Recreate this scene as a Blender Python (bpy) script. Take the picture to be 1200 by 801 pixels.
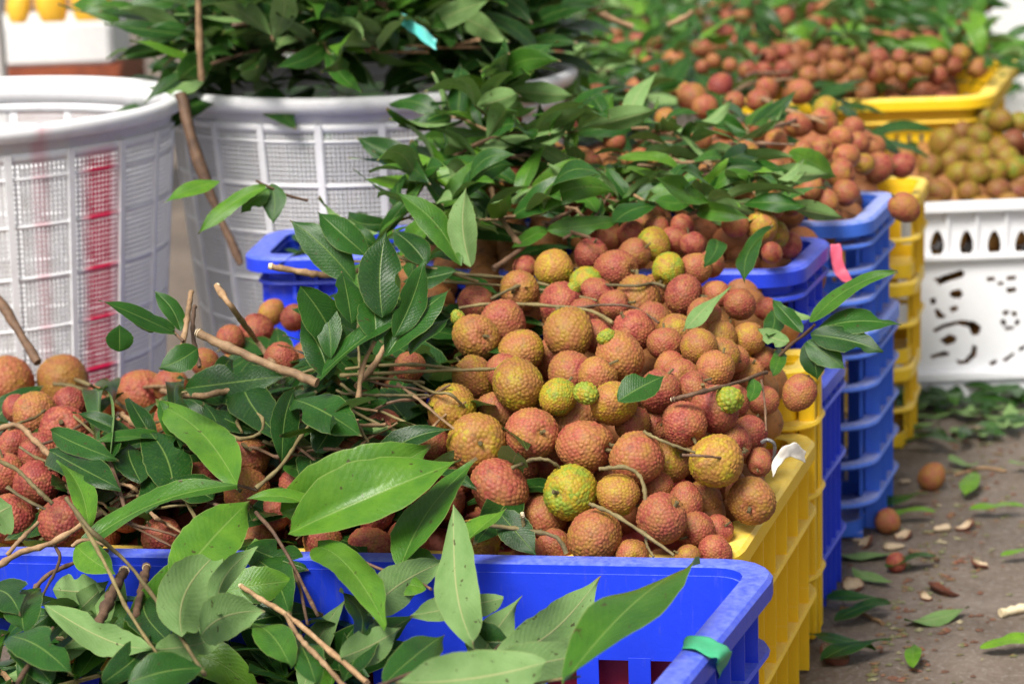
import bpy, bmesh, math, random
import numpy as np
from mathutils import Vector, Matrix, Quaternion
random.seed(7); np.random.seed(7)
SC = bpy.context.scene
for o in list(bpy.data.objects): bpy.data.objects.remove(o)
COL = SC.collection
PI = math.pi

# ------------------------------------------------------------------ camera, sky, sun, exposure
F = 2800.0; TH = math.radians(13); RO = math.radians(2.0); CZ = 0.8
FW = Vector((0, math.cos(TH), -math.sin(TH))); UL = Vector((0, math.sin(TH), math.cos(TH))); RL = Vector((1, 0, 0))
RT = RL*math.cos(RO) - UL*math.sin(RO); UP = RL*math.sin(RO) + UL*math.cos(RO)
CAMP = Vector((0, 0, CZ))
cam = bpy.data.cameras.new('camera'); co = bpy.data.objects.new('camera', cam); COL.objects.link(co)
co.matrix_world = Matrix(((RT.x, UP.x, -FW.x, 0), (RT.y, UP.y, -FW.y, 0), (RT.z, UP.z, -FW.z, CZ), (0, 0, 0, 1)))
cam.sensor_width = 36; cam.lens = F/1200*36; cam.clip_start = 0.05; cam.clip_end = 500
cam.dof.use_dof = True; cam.dof.focus_distance = 1.86; cam.dof.aperture_fstop = 8.0
SC.camera = co
W = bpy.data.worlds.new('World'); SC.world = W; W.use_nodes = True
nt = W.node_tree; bg = nt.nodes['Background']; sk = nt.nodes.new('ShaderNodeTexSky')
SUN_EL, SUN_AZ = math.radians(54), math.radians(212)      # sun behind the camera, a little to one side
sk.sky_type = 'NISHITA'; sk.sun_disc = False; sk.sun_elevation = SUN_EL; sk.sun_rotation = SUN_AZ
sk.air_density = 1.0; sk.dust_density = 4.0; sk.ozone_density = 1.0
hs = nt.nodes.new('ShaderNodeHueSaturation'); hs.inputs['Saturation'].default_value = 0.22
nt.links.new(sk.outputs[0], hs.inputs['Color']); nt.links.new(hs.outputs[0], bg.inputs[0]); bg.inputs[1].default_value = 0.088
sl = bpy.data.lights.new('sun', 'SUN'); sl.energy = 3.1; sl.angle = math.radians(24); sl.color = (1.0, 0.95, 0.87)
so = bpy.data.objects.new('sun', sl); COL.objects.link(so)
sd = Vector((math.sin(SUN_AZ)*math.cos(SUN_EL), math.cos(SUN_AZ)*math.cos(SUN_EL), math.sin(SUN_EL)))
so.rotation_euler = sd.to_track_quat('Z', 'Y').to_euler(); so.location = sd*20
SC.view_settings.view_transform = 'Standard'; SC.view_settings.look = 'None'
SC.view_settings.exposure = 0.82; SC.view_settings.gamma = 1.0
SC.render.engine = 'CYCLES'

# ------------------------------------------------------------------ points from the survey of the photograph
def ray(px, py):
    d = FW + RT*((px-600)/F) + UP*((400.5-py)/F)
    return d.normalized()
def P(px, py, d): return CAMP + ray(px, py)*d
def on_z(px, py, z):
    r = ray(px, py); return CAMP + r*((z-CZ)/r.z)
def lerp_tab(tab, t):
    if t <= tab[0][0]: return tab[0][1]
    for (a, va), (b, vb) in zip(tab, tab[1:]):
        if t <= b: return va + (vb-va)*(t-a)/(b-a)
    return tab[-1][1]
def sstep(a, b, t):
    t = max(0, min(1, (t-a)/(b-a))); return t*t*(3-2*t)
def y_edge(x): return 1.745 + (0.19-x)*0.17
XR = [(1.70, .178), (2.17, .285), (2.36, .34), (2.62, .435), (2.9, .50), (3.3, .52), (3.45, .75), (3.9, .85), (6, 1.35)]
HP = [(0, .212), (.03, .250), (.12, .325), (.3, .362), (.45, .395), (.7, .425), (1.1, .425), (2.2, .40), (6, .32)]
HL = [(0, .212), (.05, .26), (.2, .30), (.42, .31), (.52, .30), (.57, .0)]
def heap_z(x, y):
    t = y - y_edge(x)
    if t < 0:
        return 0.15 if x < -.20 else 0.15 - .13*sstep(-.20, -.02, x)
    xr = lerp_tab(XR, y)
    if x > xr + .012: return 0.0
    z = lerp_tab(HP, t)
    zl = lerp_tab(HL, t) - .07*sstep(-.26, -.36, x)*sstep(.12, .4, t)
    w = sstep(-.10, -.26, x - max(0, y-2.0)*.15)
    z = z*(1-w) + zl*w
    z += .055*math.exp(-((x+.03)**2 + (y-2.5)**2)/.03)
    if t > .0: z -= .075*(1-sstep(0, .07, xr-x))*min(1, z/.3)
    return z
_b2 = P(432, 84, 2.86); B2 = (_b2.x, _b2.y, _b2.z, .236)
_b1 = P(-46, 120, 2.70); B1 = (_b1.x, _b1.y, _b1.z, .231)
def pile_z(x, y):                                        # leafy mound standing out of the rear bucket
    r = math.hypot(x-B2[0], y-B2[1])
    return B2[2] - .012 + .20*max(0, 1-(r/.27)**2) if r < .27 else -1
def march(px, py, f=heap_z, d0=1.3, d1=8.0, step=.012):
    r = ray(px, py); d = d0
    while d < d1:
        p = CAMP + r*d
        if p.z <= f(p.x, p.y): return d
        d += step
    return None

# ------------------------------------------------------------------ helpers
def link(name, me, mat=None, parent=None):
    o = bpy.data.objects.new(name, me); COL.objects.link(o)
    if mat is not None and me is not None and len(me.materials) == 0: me.materials.append(mat)
    if parent is not None: o.parent = parent
    return o
def tag(o, label, cat, group=None, kind=None):
    if label: o['label'] = label
    if cat: o['category'] = cat
    if group: o['group'] = group
    if kind: o['kind'] = kind
    return o
def empty(name, loc, rz=0):
    o = bpy.data.objects.new(name, None); COL.objects.link(o); o.location = loc; o.rotation_euler = (0, 0, rz)
    o.empty_display_size = .02
    return o
def mesh(name, v, f, smooth=True):
    me = bpy.data.meshes.new(name); me.from_pydata([tuple(p) for p in v], [], f); me.update()
    if smooth: me.polygons.foreach_set('use_smooth', [True]*len(me.polygons))
    return me
def bevelled(me, w=.002, seg=2, ang=.6):
    bm = bmesh.new(); bm.from_mesh(me)
    es = [e for e in bm.edges if e.is_manifold and e.calc_face_angle(0) > ang]
    bmesh.ops.bevel(bm, geom=es, offset=w, segments=seg, affect='EDGES', clamp_overlap=True)
    bm.normal_update(); bm.to_mesh(me); bm.free()
    me.polygons.foreach_set('use_smooth', [True]*len(me.polygons)); me.set_sharp_from_angle(angle=.7)
    return me
def box_me(name, x0, x1, y0, y1, z0, z1, bev=0.0):
    v = [(x, y, z) for z in (z0, z1) for y in (y0, y1) for x in (x0, x1)]
    f = [(0, 2, 3, 1), (4, 5, 7, 6), (0, 1, 5, 4), (2, 6, 7, 3), (0, 4, 6, 2), (1, 3, 7, 5)]
    me = mesh(name, v, f, False)
    return bevelled(me, bev) if bev else me
def spline(pts, n):
    pts = [Vector(p) for p in pts]
    if len(pts) == 2: return [pts[0].lerp(pts[1], i/n) for i in range(n+1)]
    out = []; m = len(pts)-1
    for i in range(n+1):
        u = i/n*m; k = min(int(u), m-1); t = u-k
        p0 = pts[max(k-1, 0)]; p1 = pts[k]; p2 = pts[k+1]; p3 = pts[min(k+2, m)]
        out.append(.5*((2*p1) + (p2-p0)*t + (2*p0-5*p1+4*p2-p3)*t*t + (3*p1-p0-3*p2+p3)*t**3))
    return out
def tube_me(name, pts, r0, r1, n=10, seg=7, rough=.12, knots=0.0, seed=0):
    rnd = random.Random(seed); c = spline(pts, n); v = []; f = []
    up = Vector((0, 0, 1)); prev = None
    for i, p in enumerate(c):
        d = (c[min(i+1, n)] - c[max(i-1, 0)]).normalized()
        a = d.cross(up) if abs(d.z) < .95 else d.cross(Vector((1, 0, 0)))
        if prev is not None: a = prev - d*prev.dot(d)
        a.normalize(); prev = a; b = d.cross(a)
        r = (r0+(r1-r0)*i/n)*(1+rnd.uniform(-rough, rough)) + (knots*r0 if rnd.random() < .22 else 0)
        off = (a*rnd.uniform(-1, 1)+b*rnd.uniform(-1, 1))*r0*rough*1.3
        for k in range(seg):
            th = 2*PI*k/seg; v.append(p + off + (a*math.cos(th)+b*math.sin(th))*r)
    for i in range(n):
        for k in range(seg):
            f.append((i*seg+k, i*seg+(k+1) % seg, (i+1)*seg+(k+1) % seg, (i+1)*seg+k))
    f.append(tuple(range(seg-1, -1, -1))); f.append(tuple(n*seg+k for k in range(seg)))
    me = mesh(name, v, f); me.set_sharp_from_angle(angle=1.0); return me
def join_me(name, mes):
    v = []; f = []
    for me in mes:
        o = len(v); v += [tuple(x.co) for x in me.vertices]; f += [tuple(i+o for i in p.vertices) for p in me.polygons]
        bpy.data.meshes.remove(me)
    return mesh(name, v, f)

# ------------------------------------------------------------------ materials
def new_mat(name):
    m = bpy.data.materials.new(name); m.use_nodes = True; t = m.node_tree; t.nodes.clear()
    out = t.nodes.new('ShaderNodeOutputMaterial'); b = t.nodes.new('ShaderNodeBsdfPrincipled')
    t.links.new(b.outputs[0], out.inputs[0]); return m, t, b, out
class G:
    """small node-graph helper"""
    def __init__(s, t): s.t = t
    def n(s, typ, **kw):
        x = s.t.nodes.new(typ)
        for k, v in kw.items(): setattr(x, k, v)
        return x
    def put(s, sock, v):
        if isinstance(v, bpy.types.NodeSocket): s.t.links.new(v, sock)
        elif isinstance(v, (tuple, list)) and len(v) == 3 and sock.type == 'RGBA': sock.default_value = (*v, 1)
        else: sock.default_value = v
    def math(s, op, a, b=0.0, c=None, clamp=False):
        x = s.n('ShaderNodeMath', operation=op); x.use_clamp = clamp; s.put(x.inputs[0], a); s.put(x.inputs[1], b)
        if c is not None: s.put(x.inputs[2], c)
        return x.outputs[0]
    def mix(s, f, a, b, blend='MIX'):
        x = s.n('ShaderNodeMix', data_type='RGBA', blend_type=blend); s.put(x.inputs[0], f); s.put(x.inputs[6], a); s.put(x.inputs[7], b)
        return x.outputs[2]
    def noise(s, vec, scale, detail=3, rough=.55, dist=0.0, out='Fac'):
        x = s.n('ShaderNodeTexNoise'); s.put(x.inputs['Vector'], vec); x.inputs['Scale'].default_value = scale
        x.inputs['Detail'].default_value = detail; x.inputs['Roughness'].default_value = rough; x.inputs['Distortion'].default_value = dist
        return x.outputs[out]
    def ramp(s, f, stops, interp='LINEAR'):
        x = s.n('ShaderNodeValToRGB'); x.color_ramp.interpolation = interp; e = x.color_ramp.elements
        while len(e) < len(stops): e.new(0.5)
        for q, (p, c) in zip(e, stops): q.position = p; q.color = (*c, 1) if len(c) == 3 else c
        s.put(x.inputs[0], f); return x.outputs[0]
    def rng(s, f, a, b, c=0.0, d=1.0):
        x = s.n('ShaderNodeMapRange'); s.put(x.inputs[0], f)
        for i, v in enumerate((a, b, c, d)): x.inputs[i+1].default_value = v
        return x.outputs[0]
    def bump(s, h, strength, dist, normal=None):
        x = s.n('ShaderNodeBump'); x.inputs['Strength'].default_value = strength; x.inputs['Distance'].default_value = dist
        s.put(x.inputs['Height'], h)
        if normal is not None: s.put(x.inputs['Normal'], normal)
        return x.outputs[0]

def mat_lychee():
    m, t, b, _ = new_mat('lychee_skin'); g = G(t)
    oi = g.n('ShaderNodeObjectInfo'); sp = g.n('ShaderNodeSeparateColor'); g.put(sp.inputs[0], oi.outputs['Color'])
    tc = g.n('ShaderNodeTexCoord'); sh = g.n('ShaderNodeVectorMath', operation='ADD')
    g.put(sh.inputs[0], tc.outputs['Object']); sc = g.n('ShaderNodeVectorMath', operation='SCALE')
    cmb = g.n('ShaderNodeCombineXYZ'); g.put(cmb.inputs[0], oi.outputs['Random']); g.put(cmb.inputs[1], sp.outputs[2]); g.put(cmb.inputs[2], oi.outputs['Random'])
    g.put(sc.inputs[0], cmb.outputs[0]); sc.inputs['Scale'].default_value = 37.0; g.put(sh.inputs[1], sc.outputs[0]); v = sh.outputs[0]
    big = g.noise(v, 1.35, 2, .5); fine = g.noise(v, 9, 4, .65)
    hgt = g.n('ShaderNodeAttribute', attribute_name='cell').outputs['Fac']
    cid = g.n('ShaderNodeAttribute', attribute_name='cellid').outputs['Fac']
    rip = g.math('ADD', sp.outputs[0], g.math('MULTIPLY', g.math('SUBTRACT', big, .5), 1.0))
    rip = g.math('ADD', rip, g.math('MULTIPLY', g.math('SUBTRACT', cid, .5), .20))
    rip = g.math('ADD', rip, g.math('MULTIPLY', g.math('SUBTRACT', fine, .5), .30), clamp=True)
    base = g.ramp(rip, [(0, (.24, .32, .03)), (.18, (.42, .32, .018)), (.36, (.39, .205, .034)), (.60, (.385, .150, .052)), (.85, (.375, .088, .055)), (1, (.26, .040, .034))])
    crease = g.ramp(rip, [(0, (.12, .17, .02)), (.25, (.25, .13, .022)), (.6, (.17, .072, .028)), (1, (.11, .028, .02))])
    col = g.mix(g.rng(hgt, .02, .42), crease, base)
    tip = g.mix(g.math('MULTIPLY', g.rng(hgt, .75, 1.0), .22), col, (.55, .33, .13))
    br = g.noise(v, 3.0, 3, .6)
    scuff = g.mix(g.math('MULTIPLY', g.rng(br, .54, .70), .60), tip, (.19, .095, .04))
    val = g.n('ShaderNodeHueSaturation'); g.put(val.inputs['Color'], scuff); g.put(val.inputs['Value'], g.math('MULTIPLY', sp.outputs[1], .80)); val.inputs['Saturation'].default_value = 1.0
    g.put(b.inputs['Base Color'], val.outputs[0]); b.inputs['Roughness'].default_value = .58; b.inputs['Specular IOR Level'].default_value = .28
    b.inputs['Subsurface Weight'].default_value = 0.0
    g.put(b.inputs['Normal'], g.bump(fine, .25, .0012)); return m

def mat_leaf():
    m, t, b, out = new_mat('lychee_leaf'); g = G(t)
    uv = g.n('ShaderNodeUVMap'); uv.uv_map = 'UVMap'; s = g.n('ShaderNodeSeparateXYZ'); g.put(s.inputs[0], uv.outputs[0])
    u, tt = s.outputs[0], s.outputs[1]
    oi = g.n('ShaderNodeObjectInfo'); sp = g.n('ShaderNodeSeparateColor'); g.put(sp.inputs[0], oi.outputs['Color'])
    tone = sp.outputs[0]; rnd = oi.outputs['Random']
    cmb = g.n('ShaderNodeCombineXYZ'); g.put(cmb.inputs[0], g.math('MULTIPLY', u, .36)); g.put(cmb.inputs[1], tt); g.put(cmb.inputs[2], g.math('MULTIPLY', g.math('ADD', rnd, sp.outputs[1]), 23.0)); v = cmb.outputs[0]
    off = g.math('ABSOLUTE', g.math('SUBTRACT', u, .5))
    mid = g.rng(off, .008, .026, 1.0, 0.0)
    vein = g.math('SINE', g.math('MULTIPLY', g.math('SUBTRACT', tt, g.math('MULTIPLY', off, .42)), 120.0))
    veinm = g.math('MULTIPLY', g.math('MULTIPLY', g.rng(vein, .80, 1.0), .13), g.rng(g.noise(uv.outputs[0], 6.0, 2, .5), .35, .6))
    n1 = g.noise(v, 4.5, 4, .6); n2 = g.noise(v, 42, 4, .65); n3 = g.noise(v, 17, 2, .5)
    tn = g.math('ADD', tone, g.math('MULTIPLY', g.math('SUBTRACT', n1, .5), .55), clamp=True)
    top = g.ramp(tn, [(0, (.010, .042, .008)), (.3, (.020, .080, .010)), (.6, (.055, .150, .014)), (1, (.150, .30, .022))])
    top = g.mix(g.math('MULTIPLY', g.rng(n2, .55, .75), .35), top, (.10, .17, .02))
    top = g.mix(veinm, top, (.13, .22, .05)); top = g.mix(g.math('MULTIPLY', mid, .55), top, (.17, .26, .06))
    und = g.ramp(n1, [(.25, (.115, .215, .060)), (.75, (.190, .305, .110))])
    und = g.mix(g.math('MULTIPLY', veinm, .8), und, (.12, .20, .07)); und = g.mix(mid, und, (.30, .33, .14))
    geo = g.n('ShaderNodeNewGeometry')
    c = g.mix(geo.outputs['Backfacing'], top, und)
    spot = g.math('MULTIPLY', g.rng(n3, .69, .73), .85)
    c = g.mix(spot, c, (.045, .030, .012))
    tipb = g.math('MULTIPLY', g.rng(g.math('ADD', tt, g.math('MULTIPLY', n1, .10)), 1.0, 1.06), g.rng(rnd, .35, .45))
    c = g.mix(tipb, c, (.20, .12, .07))
    edge = g.math('MULTIPLY', g.rng(off, .475, .5), .5); c = g.mix(edge, c, (.25, .30, .09))
    g.put(b.inputs['Base Color'], c)
    g.put(b.inputs['Roughness'], g.math('ADD', g.math('ADD', .22, g.math('MULTIPLY', geo.outputs['Backfacing'], .3)), g.math('MULTIPLY', n2, .16)))
    b.inputs['Specular IOR Level'].default_value = .24
    hh = g.math('ADD', g.math('MULTIPLY', vein, .12), g.math('MULTIPLY', mid, -.8)); hh = g.math('ADD', hh, g.math('MULTIPLY', n2, 1.2))
    nb = g.bump(hh, .35, .0008); g.put(b.inputs['Normal'], nb)
    tr = g.n('ShaderNodeBsdfTranslucent'); g.put(tr.inputs[0], g.mix(.5, c, (.16, .30, .02), 'MIX')); g.put(tr.inputs['Normal'], nb)
    ms = g.n('ShaderNodeMixShader'); ms.inputs[0].default_value = .14
    t.links.new(b.outputs[0], ms.inputs[1]); t.links.new(tr.outputs[0], ms.inputs[2]); t.links.new(ms.outputs[0], out.inputs[0])
    return m

def mat_bark(name, c0, c1, c2):
    m, t, b, _ = new_mat(name); g = G(t); tc = g.n('ShaderNodeTexCoord'); v = tc.outputs['Object']
    n1 = g.noise(v, 60, 4, .65); n2 = g.noise(v, 380, 3, .6)
    c = g.ramp(n1, [(.3, c0), (.55, c1), (.75, c2)]); c = g.mix(g.math('MULTIPLY', g.rng(n2, .55, .8), .5), c, c0)
    oi = g.n('ShaderNodeObjectInfo'); h = g.n('ShaderNodeHueSaturation'); g.put(h.inputs['Color'], c); g.put(h.inputs['Value'], g.rng(oi.outputs['Random'], 0, 1, .75, 1.3))
    g.put(b.inputs['Base Color'], h.outputs[0]); b.inputs['Roughness'].default_value = .7
    g.put(b.inputs['Normal'], g.bump(g.math('ADD', n1, g.math('MULTIPLY', n2, .6)), .6, .0015)); return m

def mat_plastic(name, col, dust=(.45, .44, .46), amount=.5, rough=.38, dirt=(.25, .20, .13), dirt_amt=.3, dust_lo=.46, sss=.0):
    """moulded plastic: scuffs, and pale dust lying on the faces that point up"""
    m, t, b, _ = new_mat(name); g = G(t); tc = g.n('ShaderNodeTexCoord'); v = tc.outputs['Object']
    geo = g.n('ShaderNodeNewGeometry'); s = g.n('ShaderNodeSeparateXYZ'); g.put(s.inputs[0], geo.outputs['Normal'])
    n1 = g.noise(v, 85, 6, .8, .3); n2 = g.noise(v, 170, 4, .75); n3 = g.noise(v, 9, 3, .6)
    c = g.mix(g.math('MULTIPLY', g.rng(n3, .4, .7), .18), col, tuple(x*.72 for x in col))
    sc = g.n('ShaderNodeMapping'); sc.inputs['Scale'].default_value = (6, 6, .7); g.put(sc.inputs[0], v)
    stk = g.noise(sc.outputs[0], 30, 4, .7)
    c = g.mix(g.math('MULTIPLY', g.rng(stk, .58, .78), dirt_amt), c, dirt)
    s2 = g.n('ShaderNodeMapping'); s2.inputs['Scale'].default_value = (5, 110, 60); s2.inputs['Rotation'].default_value = (.5, .7, .6); g.put(s2.inputs[0], v)
    scr = g.math('MULTIPLY', g.rng(g.noise(s2.outputs[0], 1.0, 3, .6), .66, .71), g.rng(n3, .45, .6))
    c = g.mix(g.math('MULTIPLY', scr, .5), c, tuple(min(1, x*.8+.22) for x in col))
    up = g.rng(s.outputs[2], .35, .9)
    du = g.math('MULTIPLY', up, g.math('ADD', .35, g.math('MULTIPLY', g.rng(g.math('ADD', g.math('MULTIPLY', n1, .55), g.math('MULTIPLY', n2, .45)), dust_lo, dust_lo+.2), .65)))
    c = g.mix(g.math('MULTIPLY', du, amount), c, dust)
    c = g.mix(g.math('MULTIPLY', g.rng(n2, .66, .72), .25), c, tuple(min(1, x*1.5+.12) for x in col))
    g.put(b.inputs['Base Color'], c); g.put(b.inputs['Roughness'], g.math('ADD', rough, g.math('MULTIPLY', n1, .25)))
    g.put(b.inputs['Normal'], g.bump(g.math('ADD', n2, g.math('MULTIPLY', n1, 1.5)), .12, .0015)); return m

def mat_simple(name, c0, c1, scale, rough=.6, bump=.3, bd=.002, sss=0):
    m, t, b, _ = new_mat(name); g = G(t); tc = g.n('ShaderNodeTexCoord'); v = tc.outputs['Object']
    n1 = g.noise(v, scale, 5, .65); g.put(b.inputs['Base Color'], g.ramp(n1, [(.3, c0), (.7, c1)])); b.inputs['Roughness'].default_value = rough
    g.put(b.inputs['Normal'], g.bump(n1, bump, bd)); return m

def mat_ground():
    m, t, b, _ = new_mat('worn_concrete'); g = G(t); tc = g.n('ShaderNodeTexCoord'); v = tc.outputs['Object']
    n0 = g.noise(v, 3.5, 7, .68, .1); n1 = g.noise(v, 14, 6, .7); n2 = g.noise(v, 160, 4, .7); n3 = g.noise(v, 420, 3, .6)
    c = g.ramp(n1, [(.3, (.085, .062, .045)), (.5, (.145, .112, .087)), (.72, (.215, .178, .145))])
    c = g.mix(g.math('MULTIPLY', g.rng(n0, .42, .6), .75), c, (.080, .056, .040))
    c = g.mix(g.math('MULTIPLY', g.rng(n2, .52, .7), .5), c, (.33, .30, .275)); c = g.mix(g.math('MULTIPLY', g.rng(n3, .58, .72), .6), c, (.08, .065, .055))
    g.put(b.inputs['Base Color'], c); g.put(b.inputs['Roughness'], g.rng(n0, .38, .6, .8, .38))
    g.put(b.inputs['Normal'], g.bump(g.math('ADD', g.math('MULTIPLY', n2, .8), g.math('MULTIPLY', n1, 2.0)), .7, .004)); return m

M_LY = mat_lychee(); M_LEAF = mat_leaf()
M_TAN = mat_bark('tan_bark', (.13, .075, .035), (.28, .17, .085), (.38, .26, .15))
M_BRN = mat_bark('brown_bark', (.05, .026, .014), (.12, .065, .035), (.20, .12, .07))
M_GRN = mat_bark('green_stalk', (.085, .062, .022), (.155, .120, .045), (.22, .175, .075))
M_WOOD = mat_simple('broken_wood', (.55, .42, .22), (.75, .65, .45), 90, .7)
M_BLUE = mat_plastic('blue_plastic', (.012, .046, .66), (.30, .37, .68), .45, .30, (.14, .15, .28), .34, .40)
M_BLUE2 = mat_plastic('faded_blue_plastic', (.040, .150, .70), (.42, .44, .62), .75, .42, (.26, .25, .30), .50, .36)
M_YEL = mat_plastic('yellow_plastic', (.86, .54, .006), (.88, .78, .34), .45, .36, (.42, .26, .03), .25, .38)
M_YEL2 = mat_plastic('old_yellow_plastic', (.78, .50, .01), (.74, .66, .30), .6, .42, (.33, .21, .04), .62, .42)
M_RED = mat_plastic('red_plastic', (.62, .012, .018), (.75, .30, .28), .6, .32, (.25, .01, .01), .2)
M_WHITE = mat_plastic('white_plastic', (.80, .81, .84), (.60, .58, .54), .3, .42, (.48, .44, .42), .30, .50)
M_FOAM = mat_simple('white_foam', (.66, .66, .66), (.76, .76, .75), 120, .75, .15, .001)
M_PINK = mat_plastic('pink_film', (.80, .12, .20), (.85, .5, .5), .4, .25)
M_GTAPE = mat_plastic('green_tape', (.035, .34, .15), (.10, .42, .26), .5, .35, (.3, .6, .6), .3)
M_TURQ = mat_plastic('turquoise_film', (.10, .55, .50), (.7, .85, .85), .6, .2)
M_SCRAP = mat_simple('torn_paper', (.50, .44, .36), (.74, .72, .68), 70, .8)
M_SHELL = mat_simple('lychee_shell', (.16, .045, .025), (.30, .10, .05), 200, .5, .8, .003)
M_FLESH = mat_simple('shell_lining', (.34, .23, .13), (.58, .47, .32), 160, .4)
M_MANGO = mat_simple('mango_skin', (.72, .34, .02), (.80, .50, .04), 14, .42, .1)
M_RBRN = mat_simple('red_brown_board', (.16, .035, .015), (.30, .075, .025), 40, .6)
M_GREY = mat_simple('grey_paint', (.50, .47, .45), (.62, .59, .56), 30, .6)
M_WIRE = mat_simple('wire', (.10, .10, .10), (.25, .25, .25), 300, .4)

# ------------------------------------------------------------------ ground
gm = mesh('ground', [(-60, -20, 0), (60, -20, 0), (60, 120, 0), (-60, 120, 0)], [(0, 1, 2, 3)], False)
gd = link('ground', gm, mat_ground()); gd['kind'] = 'structure'

# ------------------------------------------------------------------ crates
def rrect(w, l, r, n=5):
    out = []
    for cx, cy, a0 in ((w/2-r, l/2-r, 0), (-w/2+r, l/2-r, PI/2), (-w/2+r, -l/2+r, PI), (w/2-r, -l/2+r, 1.5*PI)):
        for i in range(n+1):
            a = a0 + PI/2*i/n; out.append((cx, cy, math.cos(a), math.sin(a), r))
    return out
def sweep_ring(name, w, l, r, prof, k, bev=0):
    """closed profile [(outward offset, z)] swept round a rounded rectangle; k shears x along y"""
    rr = rrect(w, l, r); v = []; f = []; m = len(prof)
    for cx, cy, c, s, r_ in rr:
        for o, z in prof:
            x = cx+c*(r_+o); y = cy+s*(r_+o); v.append((x+k*y, y, z))
    N = len(rr)
    for i in range(N):
        for j in range(m):
            f.append((i*m+j, ((i+1) % N)*m+j, ((i+1) % N)*m+(j+1) % m, i*m+(j+1) % m))
    me = mesh(name, v, f); bm = bmesh.new(); bm.from_mesh(me); bmesh.ops.recalc_face_normals(bm, faces=bm.faces); bm.to_mesh(me); bm.free()
    me.polygons.foreach_set('use_smooth', [True]*len(me.polygons)); me.set_sharp_from_angle(angle=.6); return me
def crate(name, label, corner, z0, W_, L_, H_, yaw, k, mat, group, levels, fins=(0, 0), fin_t=.005, depth=.014, open_band=None, rad=.022, flange=.018, post=False, slat=(0, 0, 0)):
    """corner = near corner on the aisle side, at the ground; yaw turns the near face; k shears the sides.
    levels: heights of the ribs running round; fins: upright ribs on (near/far, side) walls; open_band: (z0,z1) where the wall is only slats"""
    loc = Vector((W_/2 + k*(-L_/2), -L_/2, 0)); R = Matrix.Rotation(yaw, 3, 'Z'); c = Vector((corner[0], corner[1], z0)) - R @ loc
    t = empty(name, c, yaw); tag(t, label, 'crate', group)
    H = H_
    link('rim', sweep_ring('rim', W_, L_, rad, [(-.004, H-.001), (-.001, H), (flange, H), (flange+.003, H-.003), (flange+.003, H-.016), (flange-.001, H-.016), (flange-.001, H-.007), (0, H-.007), (0, H-.012), (-.004, H-.012)], k), mat, t)
    lo, hi = (0.004, 0.004) if open_band is None else open_band
    if open_band is None:
        link('wall', sweep_ring('wall', W_-.002, L_-.002, rad, [(-.004, .004), (0, .004), (0, H-.0075), (-.004, H-.0075)], k), mat, t)
    else:
        link('wall', sweep_ring('wall', W_-.002, L_-.002, rad, [(-.004, hi), (0, hi), (0, H-.0075), (-.004, H-.0075)], k), mat, t)
        link('wall', sweep_ring('wall', W_-.002, L_-.002, rad, [(-.004, .004), (0, .004), (0, lo), (-.004, lo)], k), mat, t)
        nx, ny, sw = slat
        sx = box_me('slat', -sw/2, sw/2, -.0045, -.0005, lo-.002, hi+.002); sy = box_me('slat', -.0045, -.0005, -sw/2, sw/2, lo-.002, hi+.002)
        for i in range(nx):
            x = (-.5+(i+.5)/nx)*(W_-2*rad)
            for s in (-1, 1):
                o = link('slat', sx, mat, t); y = s*(L_-.002)/2 + (0 if s > 0 else .005); o.location = (x+k*y, y, 0)
        for i in range(ny):
            y = (-.5+(i+.5)/ny)*(L_-2*rad)
            for s in (-1, 1):
                o = link('slat', sy, mat, t); x = s*(W_-.002)/2 + (0 if s > 0 else .005); o.location = (x+k*y, y, 0)
    for q in levels:
        link('rib', sweep_ring('rib', W_, L_, rad, [(-.001, q-.002), (depth, q-.002), (depth+.0015, q), (depth, q+.003), (-.001, q+.003)], k), mat, t)
    ztop = H-.0165; nx, ny = fins; zb = .003
    fx = box_me('upright_rib', -fin_t/2, fin_t/2, -.001, depth-.001, zb, ztop); fy = box_me('upright_rib', -.001, depth-.001, -fin_t/2, fin_t/2, zb, ztop)
    for i in range(nx):
        x = (-.5+(i+.5)/nx)*(W_-2*rad)
        for s in (-1, 1):
            o = link('upright_rib', fx, mat, t); y = s*L_/2 - (0 if s > 0 else depth-.001); o.location = (x+k*y, y, 0)
    for i in range(ny):
        y = (-.5+(i+.5)/ny)*(L_-2*rad)
        for s in (-1, 1):
            o = link('upright_rib', fy, mat, t); x = s*W_/2 - (0 if s > 0 else depth-.001); o.location = (x+k*y, y, 0)
    if post:
        pw = .034
        for sx_ in (1, -1):
            for sy_ in (1, -1):
                y0 = sy_*(L_/2-.004) - (pw if sy_ > 0 else 0); x0 = W_/2 if sx_ > 0 else -W_/2-depth
                me = box_me('corner_post', x0+.001, x0+depth-.0025, y0, y0+pw, zb, ztop, .0015)
                for vv in me.vertices: vv.co.x += k*vv.co.y
                link('corner_post', me, mat, t)
    link('floor_panel', box_me('floor_panel', -W_/2+.01-.01*0, W_/2-.01, -L_/2+.01, L_/2-.01, .001, .006), mat, t)
    return t

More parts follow.
